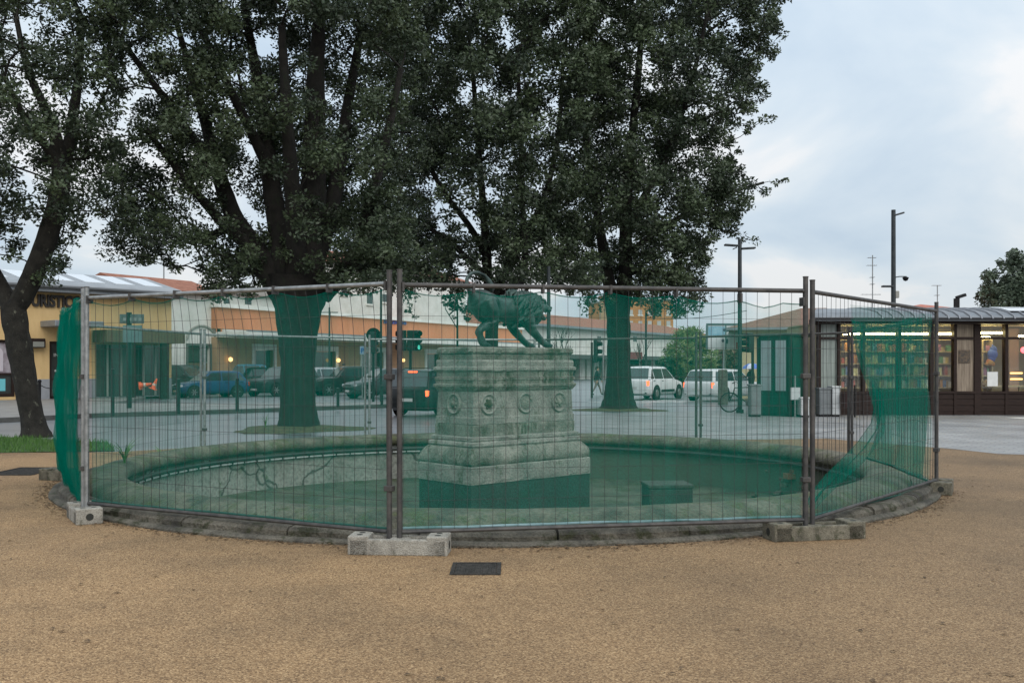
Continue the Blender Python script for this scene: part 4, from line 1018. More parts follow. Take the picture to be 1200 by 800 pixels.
# ------------------------------------------------------------------ cars
M_GLASS = mat('car_glass', (.03, .045, .05), rough=.06, spec=.9)
M_TYRE = mat('tyre_rubber', (.015, .015, .016), rough=.8)
M_ALLOY = mat('alloy_rim', (.32, .33, .34), rough=.35, metal=.7)
M_TRIM = mat('black_trim', (.012, .012, .013), rough=.6, spec=.2)
M_LAMPG = mat('lamp_glass', (.55, .57, .58), rough=.15)
M_REDL = mat('tail_lamp_off', (.35, .02, .015), rough=.25)
M_REDON = mat('tail_lamp_lit', (.6, .05, .02), rough=.25, emit=(1, .11, .03), estr=4)
M_HEADON = mat('head_lamp_lit', (.8, .8, .7), rough=.2, emit=(1, .86, .6), estr=5.0)
M_PLATE = mat('number_plate', (.6, .6, .58), rough=.5)
STY = {   # stations x (fraction of length), belt height fraction, half width fraction; cabin: front base, screen top, roof rear, rear base
 'hatch': dict(st=[(-.5, .56, .80), (-.485, .60, .90), (-.44, .63, .965), (-.30, .645, 1), (0, .635, 1), (.2, .615, 1), (.34, .575, .985), (.44, .53, .93), (.485, .47, .85), (.5, .40, .76)], cab=(.245, .06, -.36, -.47)),
 'suv':   dict(st=[(-.5, .58, .84), (-.488, .62, .92), (-.44, .64, .975), (-.30, .65, 1), (0, .645, 1), (.2, .635, 1), (.36, .61, .99), (.45, .58, .95), (.488, .52, .88), (.5, .44, .80)], cab=(.235, .09, -.40, -.478)),
 'mpv':   dict(st=[(-.5, .56, .84), (-.488, .60, .92), (-.44, .62, .975), (-.30, .63, 1), (0, .62, 1), (.22, .60, 1), (.36, .565, .985), (.45, .52, .93), (.488, .46, .86), (.5, .40, .78)], cab=(.33, .10, -.42, -.482)),
 'wagon': dict(st=[(-.5, .55, .82), (-.488, .60, .92), (-.44, .63, .975), (-.30, .645, 1), (0, .635, 1), (.2, .62, 1), (.34, .585, .985), (.44, .54, .94), (.486, .48, .86), (.5, .42, .78)], cab=(.235, .06, -.42, -.482)),
 'van':   dict(st=[(-.5, .50, .88), (-.49, .54, .95), (-.44, .56, .985), (-.3, .56, 1), (0, .555, 1), (.26, .55, 1), (.40, .52, .985), (.465, .47, .94), (.49, .42, .88), (.5, .36, .80)], cab=(.39, .20, -.47, -.488)),
}
GC = 'cars on the street and parking behind the basin'
def car(label, paint, style, Ln, Wd, Ht, px, d, head, sc=.92, brake=False, tail=True, headlit=False, clad=False, cat='car'):
    S = STY[style]; loc = ((px - 600) / F * d, d, .004)
    t = thing('van' if cat == 'van' else 'car', label, cat, loc, R(head), GC); t.scale = (sc, sc, sc)
    w2 = Wd / 2; b = MB(); rows = []
    for fx, fz, fw in S['st']:
        x = fx * Ln; zt = fz * Ht; w = w2 * fw; zb = .20 + (.10 if abs(fx) > .47 else 0)
        half = [(0, zb), (w * .80, zb), (w * .955, zb + .07), (w, zb + .24), (w * .995, zt - .16), (w * .955, zt - .035), (w * .86, zt), (0, zt + .012)]
        ring = [(x, y, z) for y, z in half] + [(x, -y, z) for y, z in half[-2:0:-1]]; rows.append(ring)
    n = len(rows[0])
    for r in rows: b.v += r
    for k in range(len(rows) - 1):
        for i in range(n):
            j = (i + 1) % n; b.f.append([k * n + i, k * n + j, (k + 1) * n + j, (k + 1) * n + i]); b.mi.append(0)
    b.f.append(list(range(n))[::-1]); b.mi.append(0); b.f.append([(len(rows) - 1) * n + i for i in range(n)]); b.mi.append(0)
    b.build('body', paint, t, smooth=50)
    # cabin
    fb, ft_, rt, rb = [f * Ln for f in S['cab']]; zb = Ht * .60; zr = Ht; wb, wt = w2 * .93, w2 * .74
    def wy(z): return wb + (wt - wb) * (z - zb) / (zr - zb)
    A = [(fb, zb), (ft_ + .05, zr - .045), (ft_ - .18, zr - .008), ((ft_ + rt) / 2, zr), (rt + .2, zr - .012), (rt - .02, zr - .06), (rb, zb)]
    b = MB(); k = len(A)
    vs = [(x, wy(z) if z < zr - .05 else wy(z) - .03, z) for x, z in A] + [(x, -(wy(z) if z < zr - .05 else wy(z) - .03), z) for x, z in A]
    vs += [(x, 0, z + (.02 if z > zb + .1 else 0)) for x, z in A]
    fs = [list(range(k)), list(range(k, 2 * k))[::-1]]
    for i in range(k - 1): fs += [[i, 2 * k + i, 2 * k + i + 1, i + 1], [2 * k + i, k + i, k + i + 1, 2 * k + i + 1]]
    b.add(vs, fs); b.build('roof', paint, t, smooth=50, bevel=.045)
    zlo, zhi = Ht * .635, Ht - .10
    def fx(z): return fb + (ft_ + .05 - fb) * (z - zb) / (zr - .045 - zb)
    def rx(z): return rb + (rt - .02 - rb) * (z - zb) / (zr - .06 - zb)
    e = .008
    for nm, f_, sg in (('windscreen', fx, 1), ('rear_window', rx, -1)):
        b = MB(); pts = []
        for z, q in ((zlo, .93), (zhi + .02, .90)):
            for s in (-1, 1): pts.append((f_(z) + sg * e * 1.6, s * wy(z) * q, z + .006))
        b.add([pts[0], pts[1], pts[3], pts[2]], [(0, 1, 2, 3)]); b.build(nm, M_GLASS, t)
    xm = fb - (fb - rb) * .46; xq = fb - (fb - rb) * .80
    for s in (-1, 1):
        for a, c in (((fx(zlo) - .16, fx(zhi) - .14), (xm + .04, xm + .04)), ((xm - .04, xm - .04), (xq + .04, xq + .03)), ((xq - .04, xq - .05), (rx(zlo) + .16, rx(zhi) + .14))):
            if a[0] - c[0] < .1: continue
            b = MB(); b.add([(a[0], s * (wy(zlo) + e), zlo), (a[1], s * (wy(zhi) + e - .002), zhi), (c[1], s * (wy(zhi) + e - .002), zhi), (c[0], s * (wy(zlo) + e), zlo)], [(0, 1, 2, 3)]); b.build('side_window', M_GLASS, t)
        mz_ = MB(); mz_.ball((fb - .32, s * (w2 + .09), zlo + .06), (.07, .10, .07), 8, 6); mz_.build('wing_mirror', M_TRIM if clad else paint, t, smooth=60)
        MB().box((xm - .25, s * (w2 * .998 + .006), Ht * .57), (.16, .02, .03)).build('door_handle', M_TRIM, t); MB().box((xq - .15, s * (w2 * .998 + .006), Ht * .58), (.16, .02, .03)).build('door_handle', M_TRIM, t)
        hx = Ln * .465
        b = MB().box((hx, s * w2 * .66, Ht * .44), (.16, .34, .13), rz=-s * .32); b.build('headlight', M_HEADON if headlit else M_LAMPG, t, bevel=.03)
        b = MB().box((-Ln * .476, s * w2 * (.80 if style != 'suv' else .74), Ht * .50), (.13, .20 if style != 'suv' else .34, .24 if style != 'suv' else .20), rz=s * .2); b.build('tail_light', M_REDON if tail else M_REDL, t, bevel=.02)
    wr = .315 if style not in ('suv', 'van') else .345
    wheel = None
    for sx in (.315, -.30):
        for s in (-1, 1):
            b = MB().lathe([(0, 0), (wr + .075, 0), (wr + .075, .012), (0, .012)], 24, (sx * Ln, s * (w2 * .99) - (.0 if s > 0 else .012), wr + .01), axis='Y'); b.build('wheel_arch', M_TRIM if clad else M_TRIM, t)
            b = MB(); b.lathe([(wr * .62, -.10), (wr * .93, -.10), (wr, -.06), (wr, .06), (wr * .93, .10), (wr * .62, .10), (wr * .60, .07), (wr * .60, -.07)], 24, axis='Y', closed=True)
            wh = b.build('wheel', M_TYRE, t, smooth=40); wh.location = (sx * Ln, s * (w2 - .075), wr)
            b = MB(); b.lathe([(wr * .62, -.005), (wr * .56, .0), (wr * .5, -.03), (0, -.03)], 20, (0, s * .075, 0), axis='Y')
            for q in range(6):
                a = q * math.pi / 3; b.box((math.cos(a) * wr * .3, s * .075, math.sin(a) * wr * .3), (wr * .5, .03, .055), ry=-a)
            b.lathe([(0, s * .095), (.05, s * .095), (.055, s * .08)], 10, axis='Y'); b.build('rim', M_ALLOY, wh)
    b = MB().box((Ln * .485, 0, .36), (.06, Wd * .72, .12)); b.build('front_bumper', M_TRIM, t, bevel=.02)
    b = MB().box((Ln * .492, 0, Ht * .43), (.03, Wd * .36, .10)); b.build('grille', M_TRIM, t, bevel=.01)
    b = MB().box((-Ln * .485, 0, .36), (.07, Wd * .80, .13)); b.build('rear_bumper', M_TRIM, t, bevel=.02)
    MB().box((-Ln * .501, 0, Ht * .36), (.02, .50, .11)).build('number_plate', M_PLATE, t); MB().box((Ln * .506, 0, .38), (.02, .46, .10)).build('number_plate', M_PLATE, t)
    if brake: MB().box((rt - .05, 0, Ht - .075), (.05, .36, .045)).build('brake_light', M_REDON, t)
    if clad:
        for s in (-1, 1): MB().box((0, s * (w2 + .004), .42), (Ln * .36, .03, .11)).build('side_moulding', M_TRIM, t, bevel=.01)
        for s in (-1, 1): MB().tube([(ft_ - .2, s * wt * .92, zr + .01), (ft_ - .35, s * wt * .92, zr + .05), (rt + .35, s * wt * .92, zr + .05), (rt + .2, s * wt * .92, zr + .01)], .015, 6).build('roof_rail', M_TRIM, t)
    return t
def paint(n, c, metal=.0): return mat('paint_' + n, c, rough=.3, metal=metal, spec=.35)
PW, PB, PN, PG, PS, PD, PLB = paint('white', (.82, .84, .84)), paint('black', (.012, .014, .015)), paint('navy', (.02, .065, .15)), paint('grey', (.07, .08, .085), .3), paint('silver', (.35, .37, .38), .4), paint('dark_grey', (.03, .035, .038), .2), paint('light_blue', (.22, .48, .68))
car('dark blue hatchback parked side on before the arched white building', PN, 'hatch', 4.0, 1.75, 1.47, 247, 47.5, 218, sc=.86, tail=False)
car('grey people carrier parked behind the dark blue hatchback', PG, 'mpv', 4.4, 1.8, 1.65, 214, 52.5, -28, sc=.95, tail=False)
car('light blue small van parked behind the tail of the blue hatchback', PLB, 'mpv', 4.0, 1.75, 1.7, 276, 57, 225, sc=.95, tail=False, cat='van')
car('dark green car parked left of the thick trunk with no lights on', paint('dark_green', (.02, .05, .045), .2), 'hatch', 4.0, 1.75, 1.5, 310, 58, 48, sc=.95, tail=False)
car('dark car with glowing headlight half hidden by the thick tree trunk', PD, 'suv', 4.2, 1.8, 1.6, 332, 50, 236, sc=.92, headlit=True, tail=False)
car('silver estate car with white number plate right of the thick trunk', PS, 'wagon', 4.4, 1.75, 1.5, 386, 56, 58, sc=.95, tail=False)
car('black off roader parked before the station doors', PB, 'suv', 4.3, 1.85, 1.65, 408, 51, 205, sc=.9, tail=False)
car('dark grey hatchback with pale wheels waiting behind the traffic signs', PG, 'hatch', 4.0, 1.75, 1.5, 449, 46.5, 215, sc=.92, tail=False)
car('black four wheel drive car with lit red tail lights by the middle fence post', PB, 'suv', 4.2, 1.82, 1.60, 517, 30.6, 60, sc=.87, brake=True, clad=True)
car('white five door car with black side mouldings right of the tall oak', PW, 'hatch', 4.2, 1.78, 1.56, 763, 45.2, 57, sc=.95, clad=True)
car('white estate car with lit tail lamp beside the lamp post and bicycle', paint('pale_silver', (.70, .72, .73)), 'wagon', 4.4, 1.72, 1.42, 850, 43.3, 44, sc=.96)
car('white delivery van behind the left netting before the yellow building', PW, 'van', 4.6, 1.85, 1.9, 108, 45, 210, sc=.85, tail=False, cat='van')

# ------------------------------------------------------------------ facade helper
class Line:
    def __init__(s, A, ang): s.A = Vector((*A, 0)); s.c, s.s = math.cos(R(ang)), math.sin(R(ang)); s.ang = R(ang)
    def u(s, px):
        k = (px - 600) / F; return (s.A.y * k - s.A.x) / (s.c - s.s * k)
    def z(s, px, py):
        d = s.A.y + s.u(px) * s.s; return H - (py - HY) / F * d
    def pos(s, px): q = s.u(px); return s.A + Vector((s.c * q, s.s * q, 0))
def slab(b, u0, u1, z0, z1, y0, y1): b.span((u0, y0, z0), (u1, y1, z1)); return b
M_YEL = mat('yellow_render', (.60, .40, .175), (.72, .50, .24), 2.2, rough=.85, bump=.1, bscale=40, stretch=(1, 1, .25), lo=.25)
M_GREYB = mat('grey_plinth_render', (.27, .28, .30), (.33, .34, .36), 2, rough=.8)
M_ZINC = mat('zinc_roof', (.22, .24, .26), (.30, .32, .34), 1.5, rough=.45, metal=.4)
M_SKYL = mat('skylight_panel', (.62, .66, .70), rough=.15)
M_BROWNFR = mat('brown_frame', (.025, .015, .012), rough=.5, spec=.25)
M_DGLASS = mat('dark_window_glass', (.03, .035, .035), (.06, .065, .06), .8, rough=.08, spec=.8)
M_WHITEW = mat('white_render', (.66, .66, .60), (.83, .83, .78), 1.1, rough=.9)
M_TERRA = mat('terracotta_render', (.46, .185, .082), (.60, .25, .125), 1.3, rough=.9, stretch=(1, 1, .3), lo=.25)
M_TAN = mat('tan_render', (.40, .245, .14), (.48, .30, .18), .8, rough=.9)
M_TILE = mat('roof_tile', (.20, .075, .045), (.33, .14, .085), 3.5, rough=.9, bump=.6, bscale=12)
M_LETTER = mat('sign_letter_dark', (.03, .025, .022), rough=.5)
M_PAPER = mat('paper', (.6, .6, .58), (.72, .72, .70), 6, rough=.8)

# --- yellow tourist building
YL = Line((-21.2, 40.6), 47.7); U = YL.u; Z = YL.z
t = thing('yellow_building', 'low yellow building with dark letters over its door and a grey metal roof', 'building', YL.A, YL.ang)
u0, u1 = U(-160), U(201); zt = Z(60, 343.0)
du0, du1, wz0, wz1 = U(58), U(82), Z(70, 468) , Z(70, 400)
pw0, pw1, pz0, pz1 = U(-22), U(18), Z(5, 465), Z(5, 398)
b = MB(); b.m(0)
slab(b, u0, pw0, .12, zt, 0, .4); slab(b, pw1, du0, .12, zt, 0, .4); slab(b, du1, u1, .12, zt, 0, .4); slab(b, pw0, pw1, pz1, zt, 0, .4); slab(b, du0, du1, wz1, zt, 0, .4); slab(b, pw0, pw1, 0, pz0, 0, .4)
slab(b, u1 - .4, u1, 0, zt, .41, 12); slab(b, u0, u0 + .4, 0, zt, .41, 12); slab(b, u0, u1, 0, zt, 12.01, 12.4)
b.build('wall', M_YEL, t)
b = MB(); zp = Z(60, 444)
for a, c in ((u0, pw0 - .01), (pw1 + .01, du0 - .01), (du1 + .01, u1)): slab(b, a, c, 0.1, zp, -.04, -.003)
b.build('base_band', M_GREYB, t)
b = MB(); 
b.prism([(-.55, zt + .01), (-.55, zt + .30), (-.3, zt + .42), (2.9, zt + 1.15), (5.5, zt + 1.2), (12.5, zt + .4), (12.5, zt + .01)], u0 - .3, u1 + .3, 'YZ')
rf = b.build('roof', M_ZINC, t)
b = MB(); du = (u1 - u0) / 9
for i in range(9):
    a = u0 + i * du + .25; cc = a + du - .5
    q = [(.35, zt + .60), (2.55, zt + 1.11)]
    b.add([(a, q[0][0], q[0][1]), (cc, q[0][0], q[0][1]), (cc, q[1][0], q[1][1]), (a, q[1][0], q[1][1]), (a, q[0][0], q[0][1] - .05), (cc, q[0][0], q[0][1] - .05), (cc, q[1][0], q[1][1] - .05), (a, q[1][0], q[1][1] - .05)], [(0, 1, 2, 3), (0, 1, 5, 4), (1, 2, 6, 5), (2, 3, 7, 6), (3, 0, 4, 7)])
b.build('skylight', M_SKYL, rf)
b = MB(); b.tube([(u0 - .3, -.62, zt + .22), (u1 + .3, -.62, zt + .22)], .08, 8); b.build('gutter', mat('gutter_metal', (.12, .125, .13), rough=.5, metal=.4), rf)
cz = Z(66, 381); b = MB(); slab(b, U(47), U(104), cz - .10, cz + .16, -1.5, -.003); b.build('door_canopy', M_ZINC, t, bevel=.03)
b = MB(); slab(b, du0, du1, .12, wz1, .10, .16); dr = b.build('door', M_BROWNFR, t)
b = MB(); dz = (wz1 - .12) / 3
slab(b, du0 + .12, du1 - .12, .22, .12 + dz * .95, .085, .095); slab(b, du0 + .12, du1 - .12, .12 + dz * 1.05, wz1 - .12, .085, .095); pn = b.build('pane', M_DGLASS, dr)
b = MB(); slab(b, du0 + .42, du0 + .72, .12 + dz * 1.75, .12 + dz * 2.0, .07, .08); slab(b, du0 + .25, du0 + .75, .12 + dz * 1.4, .12 + dz * 1.5, .07, .08); slab(b, du0 + .35, du0 + .62, .12 + dz * 1.12, .12 + dz * 1.24, .07, .08); b.build('notice', M_PAPER, dr)
o = text_mesh('door_lettering', 'INFO 01', .2, M_PAPER, t, .002, M=Matrix.Translation((du0 + .2, .078, .12 + dz * 2.2)) @ STAND)
b = MB()
slab(b, pw0, pw1, pz0, pz0 + .14, .08, .3); slab(b, pw0, pw1, pz1 - .12, pz1, .08, .3)
for a in (pw0, pw1 - .12): slab(b, a, a + .12, pz0 + .141, pz1 - .121, .08, .3)
slab(b, pw0 + .121, pw1 - .121, pz0 + (pz1 - pz0) * .38, pz0 + (pz1 - pz0) * .42, .08, .3)
wn = b.build('window', M_BROWNFR, t)
b = MB(); slab(b, pw0 + .12, pw1 - .12, pz0 + .14, pz0 + (pz1 - pz0) * .38, .14, .16); b.build('pane', M_DGLASS, wn)
b = MB(); slab(b, pw0 + .12, pw1 - .12, pz0 + (pz1 - pz0) * .42, pz1 - .12, .14, .16); b.build('poster', mat('poster_print', (.16, .11, .13), (.45, .42, .45), 1.6, rough=.4), wn)
b = MB(); ph = pz0 + (pz1 - pz0) * .45
for k in range(2):
    x0 = pw1 - .62 - k * .62
    b.prism([(x0 - .18, ph), (x0 + .18, ph), (x0 + .18, ph + .75)] + [(x0 + .18 * math.cos(a), ph + .75 + .22 * math.sin(a)) for a in [R(20 * q) for q in range(1, 9)]] + [(x0 - .18, ph + .75)], .125, .135)
b.build('poster_arch', mat('poster_pale', (.55, .50, .54), rough=.5), wn)
b = MB(); slab(b, pw1 - 1.0, pw1 - .35, pz0 + .25, pz0 + .75, .125, .135); b.build('screen', mat('window_screen', (.08, .25, .28), rough=.2, emit=(.15, .5, .55), estr=.4), wn)
lz = Z(41, 402); b = MB(); lu = U(41.5); b.box((lu, -.16, lz), (.62, .3, .40)); b.build('wall_lamp', M_BROWNFR, t, bevel=.04)
b = MB(); b.box((lu, -.325, lz - .05), (.46, .02, .22)); b.build('lamp_glass', mat('frosted_glass', (.25, .25, .22), rough=.3), t)
# lettering: the first letter is behind the trunk
s0, s1 = U(27.5), U(95)
o = text_mesh('lettering', 'TURISTICO', 1.0, M_LETTER, t, .05, bold=.034)
xs = [v.co.x for v in o.data.vertices]; ys = [v.co.y for v in o.data.vertices]
zb_, zt_ = Z(60, 360), Z(60, 345.5)
sx = (s1 - s0) / (max(xs) - min(xs)); sy = (zt_ - zb_) / (max(ys) - min(ys))
o.data.transform(Matrix.Translation((s0 - min(xs) * sx, -.06, zb_ - min(ys) * sy)) @ STAND @ Matrix.Diagonal((sx, sy, 1, 1)))
# --- white arched building
AL = Line((-19.2, 51.2), 60); U, Z = AL.u, AL.z
t = thing('arched_building', 'narrow white building with a round arch between the yellow and terracotta fronts', 'building', AL.A, AL.ang)
u0, u1 = U(150), U(253); zt = Z(230, 346)
d0_, d1_ = U(220), U(246); dz1 = Z(233, 405)
b = MB(); slab(b, u0, d0_, 0, zt, 0, .5); slab(b, d1_, u1, 0, zt, 0, .5); slab(b, d0_, d1_, dz1, zt, 0, .5); slab(b, u0, u1, 0, zt, 4, 4.4); slab(b, u0, u0 + .3, 0, zt, .51, 3.99); b.build('wall', M_WHITEW, t)
b = MB(); slab(b, d0_, d1_, 0, dz1 * .64, .2, .3); b.build('door', mat('brown_door', (.14, .085, .045), rough=.6), t)
b = MB(); slab(b, d0_, d1_, dz1 * .66, dz1, .2, .3); b.build('window', M_DGLASS, t)
b = MB(); slab(b, d0_ - .12, d0_ - .003, 0, dz1 + .12, -.06, .1); slab(b, d1_ + .003, d1_ + .12, 0, dz1 + .12, -.06, .1); slab(b, d0_, d1_, dz1 + .003, dz1 + .12, -.06, .1); b.build('door_frame', mat('dark_stone_frame', (.12, .12, .11), rough=.7), t)
ac, ar = U(236), abs(U(256) - U(236)) * .82; az_ = Z(236, 398)
b = MB(); k0 = []
for i in range(21):
    a = math.pi * i / 20; k0.append((ac + ar * math.cos(a), -.03, az_ + ar * .75 * math.sin(a)))
b.tube(k0, .07, 6); b.build('arch_moulding', mat('grey_moulding', (.30, .30, .27), rough=.8), t)
b = MB(); b.prism([(-.4, zt + .003), (-.4, zt + .15), (2.2, zt + 1.0), (4.8, zt + .15), (4.8, zt + .003)], u0, u1 + .2, 'YZ'); b.build('roof', M_TILE, t)
b = MB(); b.tube([(u1 + .1, -.12, 0), (u1 + .1, -.12, zt)], .10, 8); b.build('downpipe', mat('downpipe_dark', (.05, .045, .04), rough=.6), t)
# --- terracotta station wing
TL = Line((-16.5, 55), 63.1); U, Z = TL.u, TL.z
t = thing('terracotta_building', 'long terracotta station front with a pale canopy over its doors', 'building', TL.A, TL.ang)
u0, u1 = U(254.5), U(612); zt = Z(270, 361); zc = Z(270, 386.5); zc2 = Z(270, 392)
b = MB(); slab(b, u0, u1, zc + .05, zt, 0, .5); slab(b, u0, u0 + .4, 0, zt, .51, 8); slab(b, u1 - .4, u1, 0, zt, .51, 8); slab(b, u0, u1, 0, zt, 8.01, 8.4); b.build('upper_wall', M_TERRA, t)
b = MB(); slab(b, u0 - .1, u1, zt + .003, zt + .22, -.2, .6); b.build('coping', M_WHITEW, t)
b = MB(); slab(b, u0 - .1, u1, zc2 - .16, zc2 + .12, -2.4, -.003); cp = b.build('canopy', M_WHITEW, t)
b = MB(); slab(b, u0 - .1, u1, zc2 + .125, zc2 + .2, -2.42, -2.2); b.build('canopy_edge', M_ZINC, cp)
doors = [(299, 320), (366, 393), (425, 449), (500, 516), (535, 548)]
b = MB(); x = u0
wz = zc2 - .165; dzt = Z(310, 410)
for a, c in doors:
    slab(b, x, U(a), 0, wz, .02, .45); slab(b, U(a), U(c), dzt, wz, .02, .45); x = U(c)
slab(b, x, u1, 0, wz, .02, .45); b.build('lower_wall', M_TAN, t)
for a, c in doors:
    ua, uc = U(a), U(c)
    b = MB(); slab(b, ua, uc, 0, dzt - .02, .25, .3); dd = b.build('door', M_DGLASS, t)
    b = MB(); w_ = .28
    slab(b, ua - w_, ua - .003, 0, dzt + .35, -.05, .10); slab(b, uc + .003, uc + w_, 0, dzt + .35, -.05, .10); slab(b, ua, uc, dzt + .003, dzt + .35, -.05, .10); b.build('frame', M_WHITEW, dd)
M_WARM = mat('warm_lamp', (.8, .6, .3), emit=(1, .62, .22), estr=2.5)
for px in (267, 394, 470):
    b = MB(); b.ball((U(px), -.2, Z(px, 421 if px < 300 else 422)), .13, 8, 6); b.build('wall_lamp', M_WARM, t, smooth=90)
o = text_mesh('lettering', 'Stazione', 1.0, mat('blue_letter', (.05, .09, .28), rough=.5), t, .03, bold=.02)
xs = [v.co.x for v in o.data.vertices]; ua, uc = U(449), U(475.5); sx = (uc - ua) / (max(xs) - min(xs)); hz = abs(Z(462, 374.5) - Z(462, 379.5)); sy = hz / .72
o.data.transform(Matrix.Translation((ua - min(xs) * sx, -.05, Z(462, 379.5))) @ STAND @ Matrix.Diagonal((sx, sy, 1, 1)))
# --- pale blocks behind
def block(name, label, line, p0, p1, ztop, deep, wallm, roofh, roofm, wins=(), cornice=True, mat_win=None):
    U, Z = line.u, line.z; t = thing(name, label, 'building', line.A, line.ang); u0, u1 = U(p0), U(p1)
    b = MB(); slab(b, u0, u1, 0, ztop, 0, deep); w = b.build('wall', wallm, t)
    if cornice: b = MB(); slab(b, u0 - .3, u1 + .3, ztop + .003, ztop + .3, -.35, deep + .35); b.build('cornice', mat('cornice_grey', (.34, .33, .30), rough=.8), t)
    if roofh:
        e = .6; z0 = ztop + .305; hx = min((u1 - u0) / 2, deep / 2) * .85; b = MB()
        b.add([(u0 - e, -e, z0), (u1 + e, -e, z0), (u1 + e, deep + e, z0), (u0 - e, deep + e, z0), (u0 + hx, deep / 2, z0 + roofh), (u1 - hx, deep / 2, z0 + roofh)], [(3, 2, 1, 0), (0, 1, 5, 4), (1, 2, 5), (2, 3, 4, 5), (3, 0, 4)]); b.build('roof', roofm, t)
    for a, c, ya, yc in wins:
        b = MB(); slab(b, U(a), U(c), Z((a + c) / 2, yc), Z((a + c) / 2, ya), -.06, -.003); f = b.build('window', M_DGLASS, t)
        b = MB(); ua, uc, za, zc_ = U(a), U(c), Z((a + c) / 2, yc), Z((a + c) / 2, ya); slab(b, ua - .15, uc + .15, za - .16, za - .003, -.14, -.003); b.build('sill', M_WHITEW, f)
    return t
BL = Line((-21.0, 63.5), 63.1)
block('cream_building', 'cream block with a grey cornice and small windows behind the terracotta front', BL, 262, 352, BL.z(270, 344), 3, M_WHITEW, 0, None, [(287, 294, 349, 357), (262, 268, 350, 358)])
BL2 = Line((-19.0, 72), 63.1)
block('white_tower_block', 'tall white building with red tiled roof rising behind the oak branches', BL2, 385, 546, BL2.z(520, 331), 7, M_WHITEW, 1.6, M_TILE, [(430, 436, 345, 356), (448, 456, 345, 354), (400, 406, 330, 345)])
# --- station hall on the right
SL = Line((1.8, 103), 59.5); U, Z = SL.u, SL.z
t = thing('station_hall', 'long white station hall with a red tiled roof behind the parked white cars', 'building', SL.A, SL.ang)
u0, u1 = U(606), U(845); zt = Z(640, 380.5); zb1, zb0 = Z(640, 415.5), Z(640, 420.5)
b = MB(); slab(b, u0, u1, zb1, zt, 0, .6); slab(b, u0, u0 + .5, 0, zt, .61, 20); slab(b, u1 - .5, u1, 0, zt, .61, 20); slab(b, u0, u1, 0, zt, 20.01, 20.5); b.build('wall', M_WHITEW, t)
b = MB(); slab(b, u0, u1, zb0, zb1 - .003, -3.5, .5); b.build('canopy', mat('dark_canopy', (.07, .075, .07), rough=.6), t)
b = MB(); b.add([(u0 - .5, -.8, zt + .003), (u1 + .5, -.8, zt + .003), (u1 + .5, 21, zt + .003), (u0 - .5, 21, zt + .003), (u0 + 4, 8, zt + 2.0), (u1 - 4, 8, zt + 2.0)], [(3, 2, 1, 0), (0, 1, 5, 4), (1, 2, 5), (2, 3, 4, 5), (3, 0, 4)]); b.build('roof', M_TILE, t)
b = MB(); slab(b, u0 - .5, u1 + .5, zt - .25, zt, -.95, -.7); b.build('gutter', M_ZINC, t)
b = MB(); slab(b, u0, u1, 0, zb0 - .003, 2.0, 2.4); b.build('recess_wall', mat('recess_dark', (.06, .065, .06), (.13, .13, .12), .3, rough=.8), t)
for px in (676, 684, 693, 706, 760, 774, 796, 815):
    b = MB(); a = U(px); slab(b, a, a + 1.3, 0, zb0 - .003, -.4, .3); b.build('pillar', M_WHITEW, t)
for a, c in ((662, 673), (684, 691)):
    b = MB(); slab(b, U(a), U(c), .05, zb0 - .5, 1.8, 1.95); b.build('glass_door', mat('teal_glass', (.05, .22, .22), rough=.15), t)
for px in (628, 700, 742, 790):
    b = MB(); slab(b, U(px), U(px + 4), Z(px + 2, 400), Z(px + 2, 394), -.05, -.003); b.build('window', M_DGLASS, t)
# dark red direction board
t = thing('red_sign', 'dark red street board on posts behind the white five door car', 'sign', (11.0, 88, 0))
b = MB(); c = P(743, 416.5, 88); b.box((c.x, 88, c.z), (1.5, .12, .62)); b.build('board', mat('dark_red', (.16, .03, .04), rough=.5), t, world=True)
b = MB()
for dxx in (-.5, .5): b.tube([(c.x + dxx, 88, 0), (c.x + dxx, 88, c.z - .3)], .05, 8)
b.build('post', M_GALV, t, world=True)
# --- orange flats and chimney far behind
OL = Line((20.5, 175), 20)
block('orange_flats', 'orange apartment block with pale windows far behind the station', OL, 728, 789, OL.z(760, 352), 14, mat('orange_brick', (.40, .18, .06), (.48, .24, .09), .4, rough=.9), 0, None, [(a, a + 4.5, y, y + 6) for a in (737, 748, 759, 770, 781) for y in (363, 376, 388)])
for w in list(bpy.data.objects):
    if w.name.startswith('window') and w.parent and w.parent.name.startswith('orange_flats'): w.data.materials[0] = mat('pale_shutter', (.42, .42, .40), rough=.7)
t = thing('brick_tower', 'square tan tower standing beside the orange flats', 'tower', (19.2, 180, 0))
b = MB(); c = P(713.5, 350, 180); b.span((c.x - 1.6, 178.4, 0), (c.x + 1.6, 181.6, c.z)); b.build('wall', mat('tan_brick', (.34, .24, .14), (.42, .31, .19), .6, rough=.9), t, world=True)
b = MB(); b.box((c.x, 180, c.z + .2), (3.8, 3.8, .38)); b.build('cap', M_TERRA, t, world=True)
